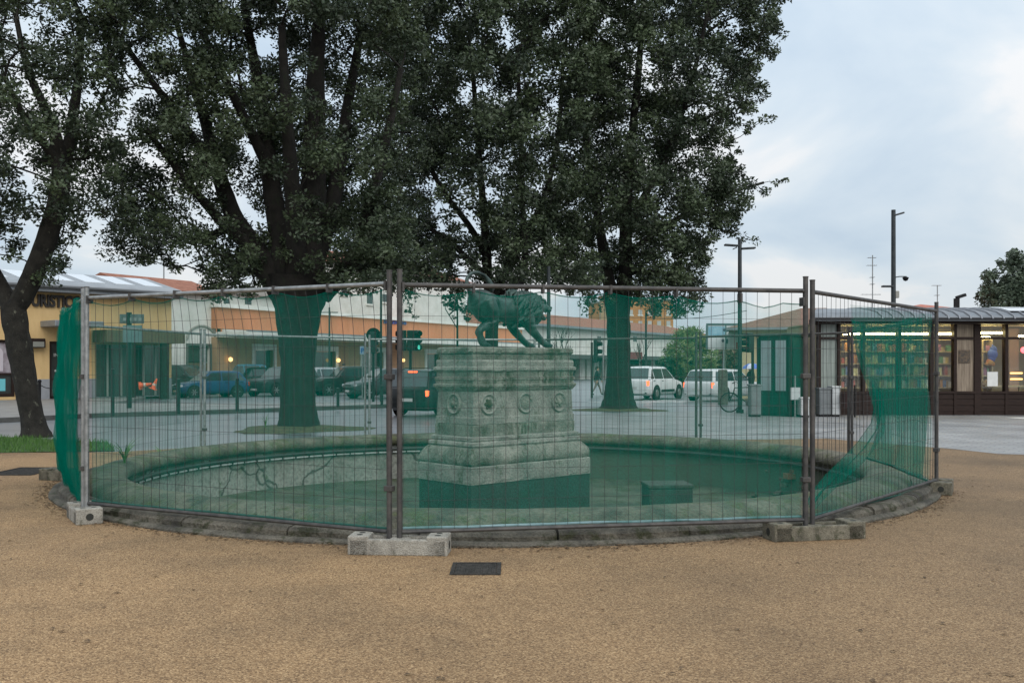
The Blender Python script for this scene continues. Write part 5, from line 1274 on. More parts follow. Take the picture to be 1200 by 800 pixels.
# --- yellow house with brown roof behind the kiosk
HL = Line((10.5, 46), -13); U, Z = HL.u, HL.z
t = thing('cream_house', 'low cream house with a brown tiled hip roof behind the green kiosk', 'building', HL.A, HL.ang)
u0, u1 = U(868), U(1010); zt = Z(900, 384); b = MB(); slab(b, u0, u1, 0, zt, 0, 9); b.build('wall', mat('cream_render', (.50, .42, .25), (.58, .50, .31), 1, rough=.9), t)
z0 = zt + .003; zr = Z(940, 366) + .35
b = MB(); b.add([(u0 - .6, -.7, z0), (u1 + .6, -.7, z0), (u1 + .6, 9.7, z0), (u0 - .6, 9.7, z0), (u0 + 3.0, 4.5, zr + .1), (u1 - 1.2, 4.5, zr + .1)], [(3, 2, 1, 0), (0, 1, 5, 4), (1, 2, 5), (2, 3, 4, 5), (3, 0, 4)]); b.build('roof', mat('brown_tile', (.14, .075, .05), (.24, .14, .10), 5, rough=.9, bump=.6, bscale=14), t)
b = MB(); slab(b, u0 - .65, u1 + .6, z0 - .12, z0 - .01, -.8, -.66); b.build('gutter', M_ZINC, t)
# red roof behind the shop
t = thing('red_roofed_house', 'red pyramid roof of a house showing above the shop roof', 'building', (27.5, 62, 0))
c = P(1079, 356.5, 62); e0 = P(1079, 368, 58)
b = MB(); b.span((c.x - 3.6, 58.4, 0), (c.x + 3.6, 65.6, e0.z)); b.build('wall', M_YEL, t, world=True)
b = MB(); b.add([(c.x - 4.1, 58, e0.z + .003), (c.x + 4.1, 58, e0.z + .003), (c.x + 4.1, 66, e0.z + .003), (c.x - 4.1, 66, e0.z + .003), (c.x, 62, c.z)], [(3, 2, 1, 0), (0, 1, 4), (1, 2, 4), (2, 3, 4), (3, 0, 4)]); b.build('roof', mat('red_tile', (.38, .13, .09), (.46, .18, .13), 3, rough=.9), t, world=True)
# ------------------------------------------------------------------ entrance porch of the yellow building
t = bpy.data.objects['yellow_building']; U, Z = YL.u, YL.z
b = MB(); slab(b, U(108), U(199), Z(150, 402), Z(150, 388), -1.4, -.05); b.build('porch_canopy', mat('porch_dark', (.10, .085, .05), (.15, .12, .07), 1, rough=.8), t)
for px in (138, 177):
    b = MB(); b.box((U(px), -1.25, Z(px, 403) / 2), (.34, .2, Z(px, 403) - .01)); b.build('porch_post', M_BROWNFR, t)
b = MB(); slab(b, U(112), U(196), .15, Z(150, 404), -.06, -.045); gl = b.build('glazing', M_DGLASS, t)
b = MB()
for px in (124, 140, 152, 166, 180): slab(b, U(px), U(px) + .09, .15, Z(150, 404), -.10, -.062)
b.build('mullion', mat('pale_frame', (.30, .31, .28), rough=.6), gl)

# ------------------------------------------------------------------ shop pavilion
def X30(px, d=30.0): return (px - 600) / F * d
def Z30(py, d=30.0): return H - (py - HY) / F * d
M_WOODD = mat('dark_stained_wood', (.016, .009, .007), (.032, .018, .014), 6, rough=.55, spec=.2, stretch=(1, 1, 8))
M_WOODP = mat('wood_panel', (.13, .095, .065), (.32, .255, .19), 7, rough=.7, stretch=(2.5, 1, .12))
M_SHELF = mat('shelf_wood', (.42, .33, .17), (.5, .4, .22), 4, rough=.6)
M_CREAM = mat('shop_inner_wall', (.46, .40, .24), (.52, .46, .29), 1, rough=.8)
M_TUBE = mat('fluorescent_tube', (.9, .9, .7), emit=(1, .80, .38), estr=30)
M_METALR = mat('metal_roof', (.13, .14, .155), (.21, .225, .24), 1.6, rough=.35, metal=.5)
m, nt, b_ = node_mat('window_glass'); N, L = nt.nodes, nt.links
tr = N.new('ShaderNodeBsdfTransparent'); tr.inputs[0].default_value = (.93, .95, .94, 1); gl_ = N.new('ShaderNodeBsdfGlossy'); gl_.inputs['Roughness'].default_value = .03
ms = N.new('ShaderNodeMixShader'); ms.inputs['Fac'].default_value = .05; L.new(tr.outputs[0], ms.inputs[1]); L.new(gl_.outputs[0], ms.inputs[2]); L.new(ms.outputs[0], N['Material Output'].inputs['Surface']); M_WGLASS = m
sx0, sx1 = X30(958), X30(1290)
t = thing('bookshop_pavilion', 'brown shop pavilion with lit windows and a curved metal roof', 'shop', ((sx0 + sx1) / 2, 30, 0))
def pb(name, mats, boxes, parent=None, bevel=0):
    b = MB()
    for a, c in boxes: b.span(a, c)
    return b.build(name, mats, parent or t, world=True, bevel=bevel)
zs, ztr, zl, ze = Z30(461), Z30(396), 2.78, 2.93
posts = [958, 981, 1010, 1052, 1090, 1117, 1141, 1177, 1216, 1250, 1286]
pb('base_panel', M_WOODD, [((sx0, 29.98, 0), (sx1, 30.12, zs))])
b = MB()
for px in posts:
    w = .09 if px not in (1141,) else .20
    b.span((X30(px), 29.94, .02), (X30(px) + w, 30.14, zl))
b.span((sx0, 29.95, ztr - .04), (sx1, 30.10, ztr + .03)); b.span((sx0, 29.93, zs + .002), (sx1, 30.15, zs + .07))
b.build('frame', M_WOODD, t, world=True)
b = MB()
for i in range(3): b.span((sx0, 29.965, .12 + i * .19), (sx1, 29.979, .27 + i * .19))
b.build('base_board', M_WOODD, t, world=True, bevel=.01)
pb('fascia', M_WOODD, [((sx0 - .2, 29.55, zl), (sx1, 30.2, ze))])
pb('floor_slab', M_SIDE, [((sx0, 30.13, .01), (sx1, 35, .10))])
pb('back_wall', M_CREAM, [((sx0, 33.2, .1), (sx1, 33.35, zl)), ((sx0, 30.15, .1), (sx0 + .1, 33.2, zl)), ((sx1 - .1, 30.15, .1), (sx1, 33.2, zl))])
pb('ceiling_panel', M_CREAM, [((sx0, 30.21, zl - .02), (sx1, 33.2, zl + .05))])
for a, c in zip(posts[:-1], posts[1:]):
    if a == 1117: continue
    for z0, z1 in ((zs + .07, ztr - .04), (ztr + .03, zl)):
        b = MB(); x0 = X30(a) + (.20 if a == 1141 else .09); b.span((x0, 30.04, z0), (X30(c), 30.05, z1)); b.build('window', M_WGLASS if a > 960 else mat('curtained_glass', (.20, .24, .22), (.30, .34, .31), 4, rough=.25, stretch=(6, 1, .2)), t, world=True)
pb('wood_panel', M_WOODP, [((X30(1117) + .09, 30.0, zs + .07), (X30(1141), 30.06, zl))])
cx = X30(1130); 
o = pb('poster', mat('poster_dark', (.02, .018, .016), (.14, .09, .05), 16, rough=.5), [((cx - .17, 29.97, Z30(425)), (cx + .17, 29.995, Z30(410)))])
prof = [(29.35, 2.90), (29.42, 3.0), (29.75, 3.13), (30.3, 3.23), (31.2, 3.33), (32.4, 3.38), (33.8, 3.25), (35.2, 2.95)]
b = MB(); b.prism(prof + [(35.2, 2.94), (29.35, 2.86)][::1], sx0 - .3, sx1 + .3, 'YZ')
for i, v in enumerate(b.v):      # the end wall of the shop runs back at an angle
    if v[0] < sx0: b.v[i] = (v[0] + (v[1] - 29.35) * .34, v[1], v[2])
rf = b.build('roof', M_METALR, t, world=True)
b = MB(); x = sx0 + 1.75
while x < sx1:
    b.tube([(x, y, z + .012) for y, z in prof], .03, 6); x += .33
b.build('standing_seam', mat('seam_metal', (.24, .25, .27), rough=.4, metal=.5), rf, world=True)
b = MB(); x0, x1 = X30(1168, 30.5), X30(1290, 30.5)
k = [(29.78, 3.18), (30.3, 3.285), (31.1, 3.375)]
for (ya, za), (yb, zb2) in zip(k, k[1:]):
    xx = x0
    while xx < x1 - .1:
        b.add([(xx + .03, ya, za), (xx + 1.0, ya, za), (xx + 1.0, yb, zb2), (xx + .03, yb, zb2)], [(0, 1, 2, 3)]); xx += 1.05
b.build('skylight', M_SKYL, rf, world=True)
b = MB(); b.tube([(sx0 - .3, 29.40, 2.90), (sx1 + .3, 29.40, 2.90)], .06, 8); b.build('gutter', M_TRIM, rf, world=True)
tubes = [(988, 1008, 391), (1013, 1049, 391), (1056, 1088, 391), (1097, 1115, 391), (1149, 1174, 390), (1149, 1160, 395.5), (1194, 1214, 394)]
for a, c, py in tubes:
    d = 30.32; b = MB(); z = Z30(py, d); b.tube([(X30(a, d), d, z), (X30(c, d), d, z)], .032, 8); b.build('light_tube', M_TUBE, t, world=True)
b = MB()      # small lamps inside that light the shelves
bcols = [(.45, .10, .06), (.08, .16, .32), (.55, .42, .12), (.10, .26, .12), (.62, .58, .48), (.28, .12, .20), (.50, .24, .08), (.05, .05, .06), (.66, .62, .30), (.40, .30, .18)]
BM = [mat('book_cover_%s' % n, c, rough=.6) for n, c in zip(('red', 'blue', 'ochre', 'green', 'ivory', 'plum', 'orange', 'black', 'yellow', 'tan'), bcols)]
protos = []
def book(x, y, z, w, h, m):
    key = m.name
    q = next((p for p in protos if p[0] == key), None)
    if q is None:
        o = MB().span((-.5, -.5, 0), (.5, .5, 1)).build('book', m); protos.append((key, o))
    else:
        o = q[1].copy(); COL.objects.link(o)
    o.location = (x, y, z); o.scale = (w, .16, h)
    tag(o, 'small coloured book or box standing on a lit shelf behind the shop window', 'book', 'books on the lit shop shelves')
nb = 0
for si, (p0, p1) in enumerate(((984, 1009), (1013, 1051), (1055, 1089), (1094, 1117), (1150, 1160))):
    d = 30.75; x0, x1 = X30(p0, d), X30(p1, d)
    lab = ['lit bookshelf behind the first window by the grey cabinets', 'wide lit bookshelf in the second shop window behind the green net', 'lit bookshelf in the shop window behind the torn net', 'lit bookshelf beside the wood panel right of the end post', 'narrow shelf of goods at the left of the display window'][si]
    s = thing('bookshelf', lab, 'shelf', ((x0 + x1) / 2, d, .1), 0, 'shop shelves')
    b = MB(); zt = Z30(398, d); n = 6
    for i in range(n):
        z = .45 + (zt - .45) * i / (n - 1); b.span((x0, d - .12, z - .018), (x1, d + .2, z + .018))
    b.build('shelf', M_SHELF, s, world=True)
    b = MB(); b.span((x0 - .03, d - .13, .10), (x0 - .001, d + .2, zt + .05)); b.span((x1 + .001, d - .13, .10), (x1 + .03, d + .2, zt + .05)); b.span((x0, d + .201, .10), (x1, d + .22, zt + .05)); b.build('case', M_SHELF, s, world=True)
    for i in range(n - 1):
        z = .45 + (zt - .45) * i / (n - 1) + .019; x = x0 + .03
        while x < x1 - .13:
            w = random.uniform(.06, .15); 
            if random.random() < .86: book(x + w / 2, d, z, w * .94, random.uniform(.16, .29), random.choice(BM))
            x += w
d = 30.7
tb = thing('display_table', 'low table of small goods behind the right shop window', 'table', (X30(1163, d), d, .1))
pb('table_top', M_SHELF, [((X30(1150, d), d - .25, .86), (X30(1196, d), d + .3, .90))], tb)
for px in (1151, 1194): pb('leg', M_SHELF, [((X30(px, d), d, .10), (X30(px, d) + .06, d + .06, .859))], tb)
def goods(name, label, cat, px, py, d, shape, m):
    b = MB(); c = P(px, py, d)
    for k, (dx, dz, r) in enumerate(shape): b.ball((dx, 0, dz), (r, r * .7, r), 10, 7)
    o = b.build(name, m, smooth=60); o.location = c; return tag(o, label, cat)
hang = goods('hanging_bag', 'bright blue bag hanging in the right shop window', 'bag', 1163, 415, 30.5, [(0, 0, .17), (.03, .14, .12), (-.02, -.12, .13), (0, .28, .03)], mat('bag_blue', (.04, .10, .40), rough=.6))
goods('soft_toy', 'red and orange soft toy below the blue bag in the shop window', 'toy', 1160, 424, 30.5, [(0, 0, .12), (.05, .11, .08), (-.09, -.06, .06), (.1, -.07, .06)], mat('toy_red', (.45, .10, .06), (.5, .3, .06), 5))
goods('basket', 'round wicker basket on the table in the shop window', 'basket', 1156, 452, 30.6, [(0, .05, .14), (.14, .03, .1)], mat('wicker', (.25, .16, .08), (.35, .25, .13), 9))
o = MB().span((-.16, -.006, -.22), (.16, .006, .22)).build('paper_notice', M_PAPER); o.location = P(1164, 444, 29.98) ; o.location.y = 30.03; tag(o, 'white paper notice taped inside the right shop window', 'notice')
nl = thing('shelf_light', 'two glowing orange light strips in the rightmost window', 'light', P(1192, 440, 30.9))
for py in (437, 444):
    b = MB(); z = Z30(py, 30.9); b.tube([(X30(1184, 30.9), 30.9, z), (X30(1198, 30.9), 30.9, z)], .022, 6); b.build('strip', mat('amber_strip', (.8, .5, .2), emit=(1, .55, .15), estr=4), nl, world=True)
o = MB().ball((0, 0, 0), .10, 10, 7).build('red_lamp', mat('red_glow', (.8, .1, .1), emit=(1, .08, .10), estr=5), smooth=90); o.location = P(1200, 410, 30.8); tag(o, 'small glowing red lamp in the rightmost shop window', 'lamp')
o = pb('inner_column', mat('pinkish_column', (.36, .26, .19), rough=.8), [((X30(1181, 31.5), 31.4, .1), (X30(1192, 31.5), 31.7, 2.7))])
# floodlight on the roof
t = thing('floodlight', 'small floodlight standing on the curved shop roof', 'lamp', (X30(1121, 32), 32, 3.38))
MB().box((0, 0, .16), (.14, .14, .34)).build('post', M_TRIM, t)
MB().box((.14, 0, .40), (.32, .16, .10), ry=R(-18)).build('head', M_TRIM, t, bevel=.02)

# ------------------------------------------------------------------ green booth and cabinets
M_GREENP = mat('green_paint', (.002, .035, .024), (.004, .055, .036), 2, rough=.4)
M_GREEND = mat('dark_green_paint', (.003, .03, .02), rough=.4)
M_FROST = mat('frosted_pane', (.26, .30, .32), (.34, .38, .40), 1.5, rough=.3)
bt = thing('green_booth', 'green booth with two tall frosted panes before the cream house', 'booth', (8.22, 29.75, 0), R(-45))
s_ = 1.05; zt = 2.36
MB().box((0, 0, zt / 2 + .02), (s_, s_, zt)).build('cabin', M_GREENP, bt)
MB().box((0, 0, zt + .07), (s_ + .14, s_ + .14, .10)).build('roof', M_GREEND, bt, bevel=.02)
for x in (-.26, .23):
    fr = MB().box((x, -s_ / 2 - .012, 1.52), (.44, .02, 1.62)).build('window_frame', M_GREEND, bt)
    MB().box((x, -s_ / 2 - .026, 1.52), (.34, .008, 1.50)).build('pane', M_FROST, fr)
MB().box((0, -s_ / 2 - .012, .35), (.9, .02, .5)).build('lower_panel', M_GREENP, bt, bevel=.005)
for x in (-s_ / 2, s_ / 2): MB().box((x, -s_ / 2, zt / 2), (.08, .08, zt)).build('corner_post', M_GREEND, bt)
MB().box((s_ / 2 + .012, 0, 1.3), (.02, .8, 1.9)).build('side_panel', M_GREENP, bt, bevel=.005)
def cabinet(label, px0, px1, py0, d, m, name='utility_cabinet', cat='cabinet', group=None):
    x0, x1 = X30(px0, d), X30(px1, d); z = Z30(py0, d); t = thing(name, label, cat, ((x0 + x1) / 2, d, 0), 0, group); w = x1 - x0
    MB().box((0, 0, z / 2 + .03), (w, .4, z - .08)).build('body', m, t, bevel=.01)
    MB().box((0, 0, z + .0), (w + .05, .45, .05)).build('lid', m, t, bevel=.01)
    MB().box((0, -.205, z / 2), (w * .82, .012, z * .78)).build('door', m, t, bevel=.004)
    MB().box((0, 0, .03), (w * .9, .36, .07)).build('base', M_TRIM, t)
M_CABG = mat('cabinet_grey', (.13, .145, .15), (.18, .195, .20), 3, rough=.6); M_CABW = mat('cabinet_white', (.42, .44, .44), (.52, .54, .54), 3, rough=.6)
cabinet('grey utility cabinet at the left foot of the green booth', 878, 890, 451, 29.1, M_CABG)
cabinet('short white cabinet at the right foot of the green booth', 936, 946, 466, 28.9, M_CABW)
cabinet('grey cabinet with a sloping shadow before the curtained shop pane', 958, 971, 455, 29.2, M_CABG)
cabinet('tall pale grey cabinet beside the first lit shop window', 973, 982, 453, 29.2, M_CABW)
t = thing('white_sign', 'small white blank sign on a thin post beside the green booth', 'sign', (X30(932, 28.8), 28.8, 0))
MB().box((0, 0, Z30(461, 28.8)), (.28, .03, .36)).build('board', M_CABW, t); MB().tube([(0, .03, 0), (0, .03, Z30(440, 28.8))], .025, 8).build('post', M_GALV, t)
t = thing('litter_bin', 'dark round litter bin on a post before the first lit window', 'bin', (X30(993, 28.8), 28.8, 0))
MB().lathe([(0, .28), (.13, .30), (.17, .70), (.18, .72), (.15, .72), (.11, .36), (0, .34)], 18).build('bucket', mat('bin_dark', (.04, .02, .018), rough=.6), t, smooth=50); MB().tube([(.22, 0, 0), (.22, 0, .95)], .025, 8).build('post', M_TRIM, t)
MB().box((.195, 0, .6), (.05, .05, .05)).build('bracket', M_TRIM, t)

# ------------------------------------------------------------------ lamp posts, poles, antennas
M_POLE = mat('dark_pole', (.022, .028, .032), (.04, .047, .05), 5, rough=.5, metal=.3)
t = thing('street_lamp', 'tall dark lamp post with two flat arms below the oak crown', 'street lamp', G(867, 484), 0, 'lamp posts on the square'); d = t.location.y
zt = Z30(280, d)
MB().tube([(0, 0, 0), (0, 0, zt)], [.075, .06], 12).build('pole', M_POLE, t, smooth=40)
MB().tube([(0, 0, 0), (0, 0, .12)], .12, 12).build('base', M_POLE, t, smooth=40)
MB().box((-.27, 0, Z30(287.5, d)), (.44, .22, .055), ry=R(4)).box((-.16, 0, Z30(291, d)), (.16, .05, .03), ry=R(-25)).build('lamp_head', M_POLE, t, bevel=.015)
MB().box((.27, 0, Z30(291, d)), (.44, .22, .055), ry=R(-3)).build('lamp_head', M_POLE, t, bevel=.015)
t = thing('street_lamp', 'tall dark pole with a dome camera behind the curved shop roof', 'street lamp', (X30(1047, 42), 42, 0), 0, 'lamp posts on the square'); d = 42
MB().tube([(0, 0, 0), (0, 0, Z30(246, d))], [.11, .09], 12).build('pole', M_POLE, t, smooth=40)
MB().box((.22, 0, Z30(251, d)), (.46, .22, .07), ry=R(-16)).build('lamp_head', M_POLE, t, bevel=.02)
MB().box((-.26, 0, Z30(335.5, d)), (.46, .24, .08)).build('lamp_head', M_POLE, t, bevel=.02)
b = MB(); z = Z30(324, d); b.tube([(0, 0, z - .05), (.25, 0, z), (.56, 0, z)], .022, 6); ca = b.build('camera_arm', M_POLE, t)
b = MB(); b.lathe([(0, z - .20), (.08, z - .17), (.125, z - .08), (.13, z - .04), (.05, z - .01), (0, z - .01)], 14, (.52, 0, 0)); b.build('camera_dome', M_TRIM, ca, smooth=60)
MB().box((.14, 0, Z30(345, d)), (.16, .2, .30)).build('junction_box', mat('box_beige', (.30, .29, .26), rough=.7), t, bevel=.02)
def pole(label, px, py0, d, r, m=M_POLE, group='plain poles on the street', extra=None, cat='pole', name='street_pole'):
    t = thing(name, label, cat, (X30(px, d), d, 0), 0, group)
    MB().tube([(0, 0, 0), (0, 0, Z30(py0, d))], [r, r * .8], 10).build('shaft', m, t, smooth=40)
    MB().tube([(0, 0, 0), (0, 0, .1)], r * 1.7, 10).build('collar', m, t, smooth=40)
    if extra: extra(t, d)
    return t
pole('dark pole rising right of the lion before the station roof', 643, 312, 27.5, .062)
pole('thin dark pole left of the middle fence post before the terracotta front', 446.5, 338, 38.6, .05)
def cross(t, d):
    z = Z30(366, d); MB().tube([(-.5, 0, z), (.5, 0, z)], .03, 6).build('crossbar', M_POLE, t)
pole('thin pole with a crossbar right of the thick trunk', 386, 360, 58, .06, extra=cross)
pole('thin dark mast above the white five door car before the station', 757, 366, 62, .08)
pole('slim grey pole behind the traffic light by the walking person', 707, 398, 54, .05, M_GALV)
pole('tall thin flagpole rising above the yellow building roof', 192, 300, 62, .05, M_GALV)
def mast(label, px, py0, d, bars):
    t = thing('tv_antenna', label, 'antenna', (X30(px, d), d, 0), 0, 'roof antennas'); top = Z30(py0, d)
    MB().tube([(0, 0, 3), (0, 0, top)], .03, 6).build('mast', M_GALV, t)
    for py, w in bars:
        b = MB(); z = Z30(py, d); b.tube([(-w, 0, z), (w * .8, 0, z)], .018, 5)
        for k in range(5): b.tube([(-w + k * w * .4, -.2, z), (-w + k * w * .4, .2, z)], .01, 4)
        b.build('aerial', M_GALV, t)
mast('tall thin roof antenna left of the dome camera pole', 1022.5, 299, 56, [(302, .25), (311, .3), (325, .12), (333, .12), (345, .6), (352, .12)])
mast('short roof antenna above the red pyramid roof', 1098.5, 334, 60, [(334.5, .3), (346, .14)])
t = thing('overhead_cable', 'thin overhead cable sagging across the sky before the flats', 'cable', (10, 66, 6))
b = MB(); b.tube([P(757 + 118 * u, 373 - 9 * u + 4 * math.sin(math.pi * u), 62 - 8 * u) for u in [i / 12 for i in range(13)]], .02, 4); b.build('wire', M_TRIM, t, world=True)

# ------------------------------------------------------------------ traffic lights and signs
M_TLG = mat('signal_green_black', (.012, .03, .026), rough=.5)
def signal(label, px, py0, py1, d, side=0.0, disc=False, heads=((0, 0),), face=0.0, pole_px=None, lit=None):
    t = thing('traffic_light', label, 'traffic light', (X30(pole_px or px, d), d, 0), R(face), 'traffic lights at the crossing'); z1, z0 = Z30(py0, d), Z30(py1, d); h = z1 - z0
    MB().tube([(0, 0, 0), (0, 0, z1 - .1)], .055, 10).build('pole', M_TLG, t, smooth=40)
    ox = X30(px, d) - X30(pole_px or px, d)
    for hx, hr in heads:
        hd = MB().box((ox + hx, -.08, (z0 + z1) / 2), (.26, .18, h), rz=hr).build('signal_head', M_TLG, t, bevel=.03)
        for k in range(3):
            zc = z0 + h * (k + .5) / 3; a = hr
            c = Vector((ox + hx, -.08, zc)); f = Vector((math.sin(a), -math.cos(a), 0))
            b = MB(); b.tube([c + f * .09, c + f * .30], [.115, .10], 12, caps=False); b.build('visor', M_TRIM, hd)
            ln = MB(); ln.tube([c + f * .088, c + f * .10], [.10, .10], 12); ln.build('lens', mat('lens_dark_%d' % k, ((.01, .06, .04), (.07, .05, .01), (.08, .01, .01))[k], rough=.3) if lit != k else mat('lens_lit_%d' % k, (.1, .5, .4), emit=((.1, .8, .6), (1, .6, .1), (1, .1, .05))[k], estr=1.0), hd)
    if disc:
        b = MB(); b.lathe([(0, -.0), (.30, 0), (.30, .03), (0, .03)], 24, (ox, .02, z1 - .12), axis='Y'); b.build('backing_disc', M_TRIM, t)
signal('traffic light with a round black backing disc beside the parking sign', 437.5, 389, 414, 41, disc=True, heads=((0, R(160)),))
signal('cluster of three traffic signal heads right of the middle fence post', 481, 387, 411, 36.5, heads=((-.24, R(-75)), (.02, R(170)), (.24, R(30))), lit=0)
signal('traffic light on a pole beside the walking person', 698, 398.5, 425, 46.5, heads=((0, R(70)),), pole_px=693.5)
signal('traffic light left of the green booth before the advertising board', 878, 390, 413, 36, heads=((0, R(-80)),), pole_px=882)
def sign(label, px, d, pz, board, m, py_top, r=.03, text=None):
    t = thing('street_sign', label, 'sign', (X30(px, d), d, 0), 0, 'street signs'); z0, z1 = Z30(board[3], d), Z30(board[1], d); x0, x1 = X30(board[0], d) - X30(px, d), X30(board[2], d) - X30(px, d)
    MB().tube([(0, .03, 0), (0, .03, Z30(py_top, d))], r, 10).build('post', pz, t, smooth=40)
    MB().span((x0, -.03, z0), (x1, -.002, z1)).build('board', m, t, bevel=.008)
    return t, x0, x1, z0, z1
M_SIGNB = mat('sign_pale_blue', (.30, .45, .60), (.42, .55, .68), 6, rough=.5); M_SIGNBLUE = mat('sign_blue', (.03, .12, .42), rough=.5)
t, x0, x1, z0, z1 = sign('small pale blue parking sign left of the round black disc', 424.5, 44, M_GALV, (421.8, 405.5, 428, 415), M_SIGNB, 405)
text_mesh('letter', 'P', (z1 - z0) * .8, M_SIGNBLUE, t, .004, 'CENTER', Matrix.Translation(((x0 + x1) / 2, -.036, z0 + (z1 - z0) * .2)) @ STAND, .01)
t, x0, x1, z0, z1 = sign('grey direction board on a thick pole before the yellow building', 151, 32.4, M_TLG, (140.5, 368, 169, 379), mat('board_grey_green', (.09, .12, .11), (.20, .24, .23), 4, rough=.5), 366, .085)
MB().span((x0 + .12, -.06, z0 - .62), (x1 - .05, -.035, z0 - .06)).build('lower_board', mat('board_pale', (.16, .26, .26), (.22, .33, .32), 3, rough=.4), t)
b = MB()
for k in range(4): b.span((x0 + .12 + k * .17, -.036, z0 + .09), (x0 + .22 + k * .17, -.031, z1 - .12))
b.build('arrow_marks', mat('sign_mark', (.35, .38, .36), rough=.5), t)
# advertising board
d = 52; t = thing('billboard', 'wide pale advertising board on a grey post behind the white estate car', 'billboard', (X30(849, d), d, 0)); X0 = X30(849, d)
bx0, bx1, bz0, bz1 = X30(829.5, d) - X0, X30(880, d) - X0, Z30(409, d), Z30(381, d)
MB().span((bx0, 0, bz0), (bx1, .12, bz1)).build('board', mat('poster_white', (.55, .60, .62), (.64, .68, .70), 1.5, rough=.5), t)
b = MB(); b.span((bx0 - .06, -.03, bz1), (bx1 + .06, .15, bz1 + .10)); b.span((bx0 - .08, -.03, bz0), (bx0, .15, bz1)); b.span((bx1, -.03, bz0), (bx1 + .08, .15, bz1)); b.span(((bx0 + bx1) / 2 - .22, -.02, bz0), ((bx0 + bx1) / 2 - .16, 0, bz1)); b.build('frame', mat('board_frame', (.07, .13, .14), rough=.5), t)
b = MB(); zm = bz0 + (bz1 - bz0) * .6; b.add([(bx0 + .02, -.01, zm - .1), (bx0 + .9, -.01, zm), (bx0 + .9, -.01, bz1 - .05), (bx0 + .02, -.01, bz1 - .05)], [(0, 1, 2, 3)]); b.build('picture', mat('picture_blue', (.10, .30, .45), (.35, .55, .65), 2.2, rough=.5), t)
b = MB(); xr = X30(864, d) - X0; b.box((xr + .22, -.012, bz0 + .25), (.55, .01, .24)).box((xr + .05, -.013, bz0 + .18), (.25, .012, .34)); b.build('red_emblem', mat('emblem_red', (.42, .06, .06), rough=.5), t, bevel=.004)
b = MB(); b.ball((bx0 + 1.0, -.01, bz1 - .25), (.22, .012, .10), 10, 6).ball((bx0 + .8, -.01, bz0 + .45), (.07, .012, .1), 8, 6).ball((bx0 + 1.02, -.01, bz0 + .42), (.05, .012, .14), 8, 6); b.build('dark_figure', mat('figure_dark', (.04, .06, .10), rough=.5), t)
for x in (0, (bx0 + bx1) / 2 + .9): MB().tube([(x, .06, 0), (x, .06, bz0)], .08, 10).build('post', mat('board_post', (.40, .42, .42), rough=.5), t, smooth=40)

# ------------------------------------------------------------------ bollards, cones, stone post
def bollard(label, px, pyb, h, base=.12, r=.05):
    d = F * (H - base) / (pyb - HY); t = thing('bollard', label, 'bollard', (X30(px, d), d, base), 0, 'dark bollards along the kerb')
    MB().tube([(0, 0, 0), (0, 0, h)], r, 12).build('shaft', M_TLG, t, smooth=40)
    b = MB(); b.tube([(0, 0, h - .14), (0, 0, h - .09)], r * 1.18, 12).ball((0, 0, h), (r * 1.15, r * 1.15, r * .9), 10, 6); b.build('cap', M_TLG, t, smooth=60)
bollard('dark bollard standing on the kerb before the orange cones', 132, 487.5, 1.28)
bollard('dark bollard on the kerb before the grey people carrier', 209, 485, .98)
bollard('dark bollard on the kerb before the tail of the blue hatchback', 278, 481.5, .98)
bollard('short dark bollard on the kerb right of the thick trunk', 396, 477, .62)
bollard('dark bollard on the kerb beside the middle fence post', 447.5, 474, .66)
d = F * (H - .12) / (474 - HY)
t = thing('chain_post', 'thin black chain post before the brown door of the yellow building', 'post', (X30(46.5, d), d, .12)); b = MB().tube([(0, 0, 0), (0, 0, .80)], .05, 10); b.ball((0, 0, .84), .07, 8, 6); b.build('shaft', M_TRIM, t, smooth=60)
b = MB(); b.tube([(0, 0, .72), (.18, 0, .62), (.40, 0, .58), (.62, 0, .62), (.8, 0, .70)], .015, 5); b.build('chain', M_TRIM, t)
M_ORANGE = mat('cone_orange', (.75, .12, .03), rough=.5, emit=None)
def cone(label, px, py, rx, rz, sc=1.0):
    d = 42.5; t = thing('traffic_cone', label, 'traffic cone', (X30(px, d), d, Z30(py, d)), rz, 'orange traffic cones'); t.rotation_euler = (0, rx, rz); t.scale = (sc,) * 3
    MB().lathe([(.16, .03), (.14, .05), (.045, .62), (.03, .64), (0, .64)], 16).build('cone', M_ORANGE, t, smooth=50)
    MB().box((0, 0, .015), (.40, .40, .03)).build('base', M_ORANGE, t, bevel=.01)
    MB().lathe([(.122, .22), (.099, .34)], 16).build('band', mat('cone_band', (.6, .5, .4), rough=.4), t)
cone('orange cone lying on its side before the porch', 164, 452, R(80), 0, .85); cone('orange cone leaning beside the fallen one before the porch', 179, 455.5, R(22), 0, .75)
t = thing('stone_post', 'thick grey stone post beside the bicycle before the white estate car', 'post', (X30(847, 38.5), 38.5, 0))
MB().box((0, 0, .66), (.34, .34, 1.32), taper=.94).build('shaft', stone_mat('post_stone', (.20, .19, .16), (.10, .095, .08), (.06, .07, .04), .3, 5), t, bevel=.02); MB().box((0, 0, 1.34), (.30, .30, .05)).build('cap', M_CONCD, t, bevel=.01)

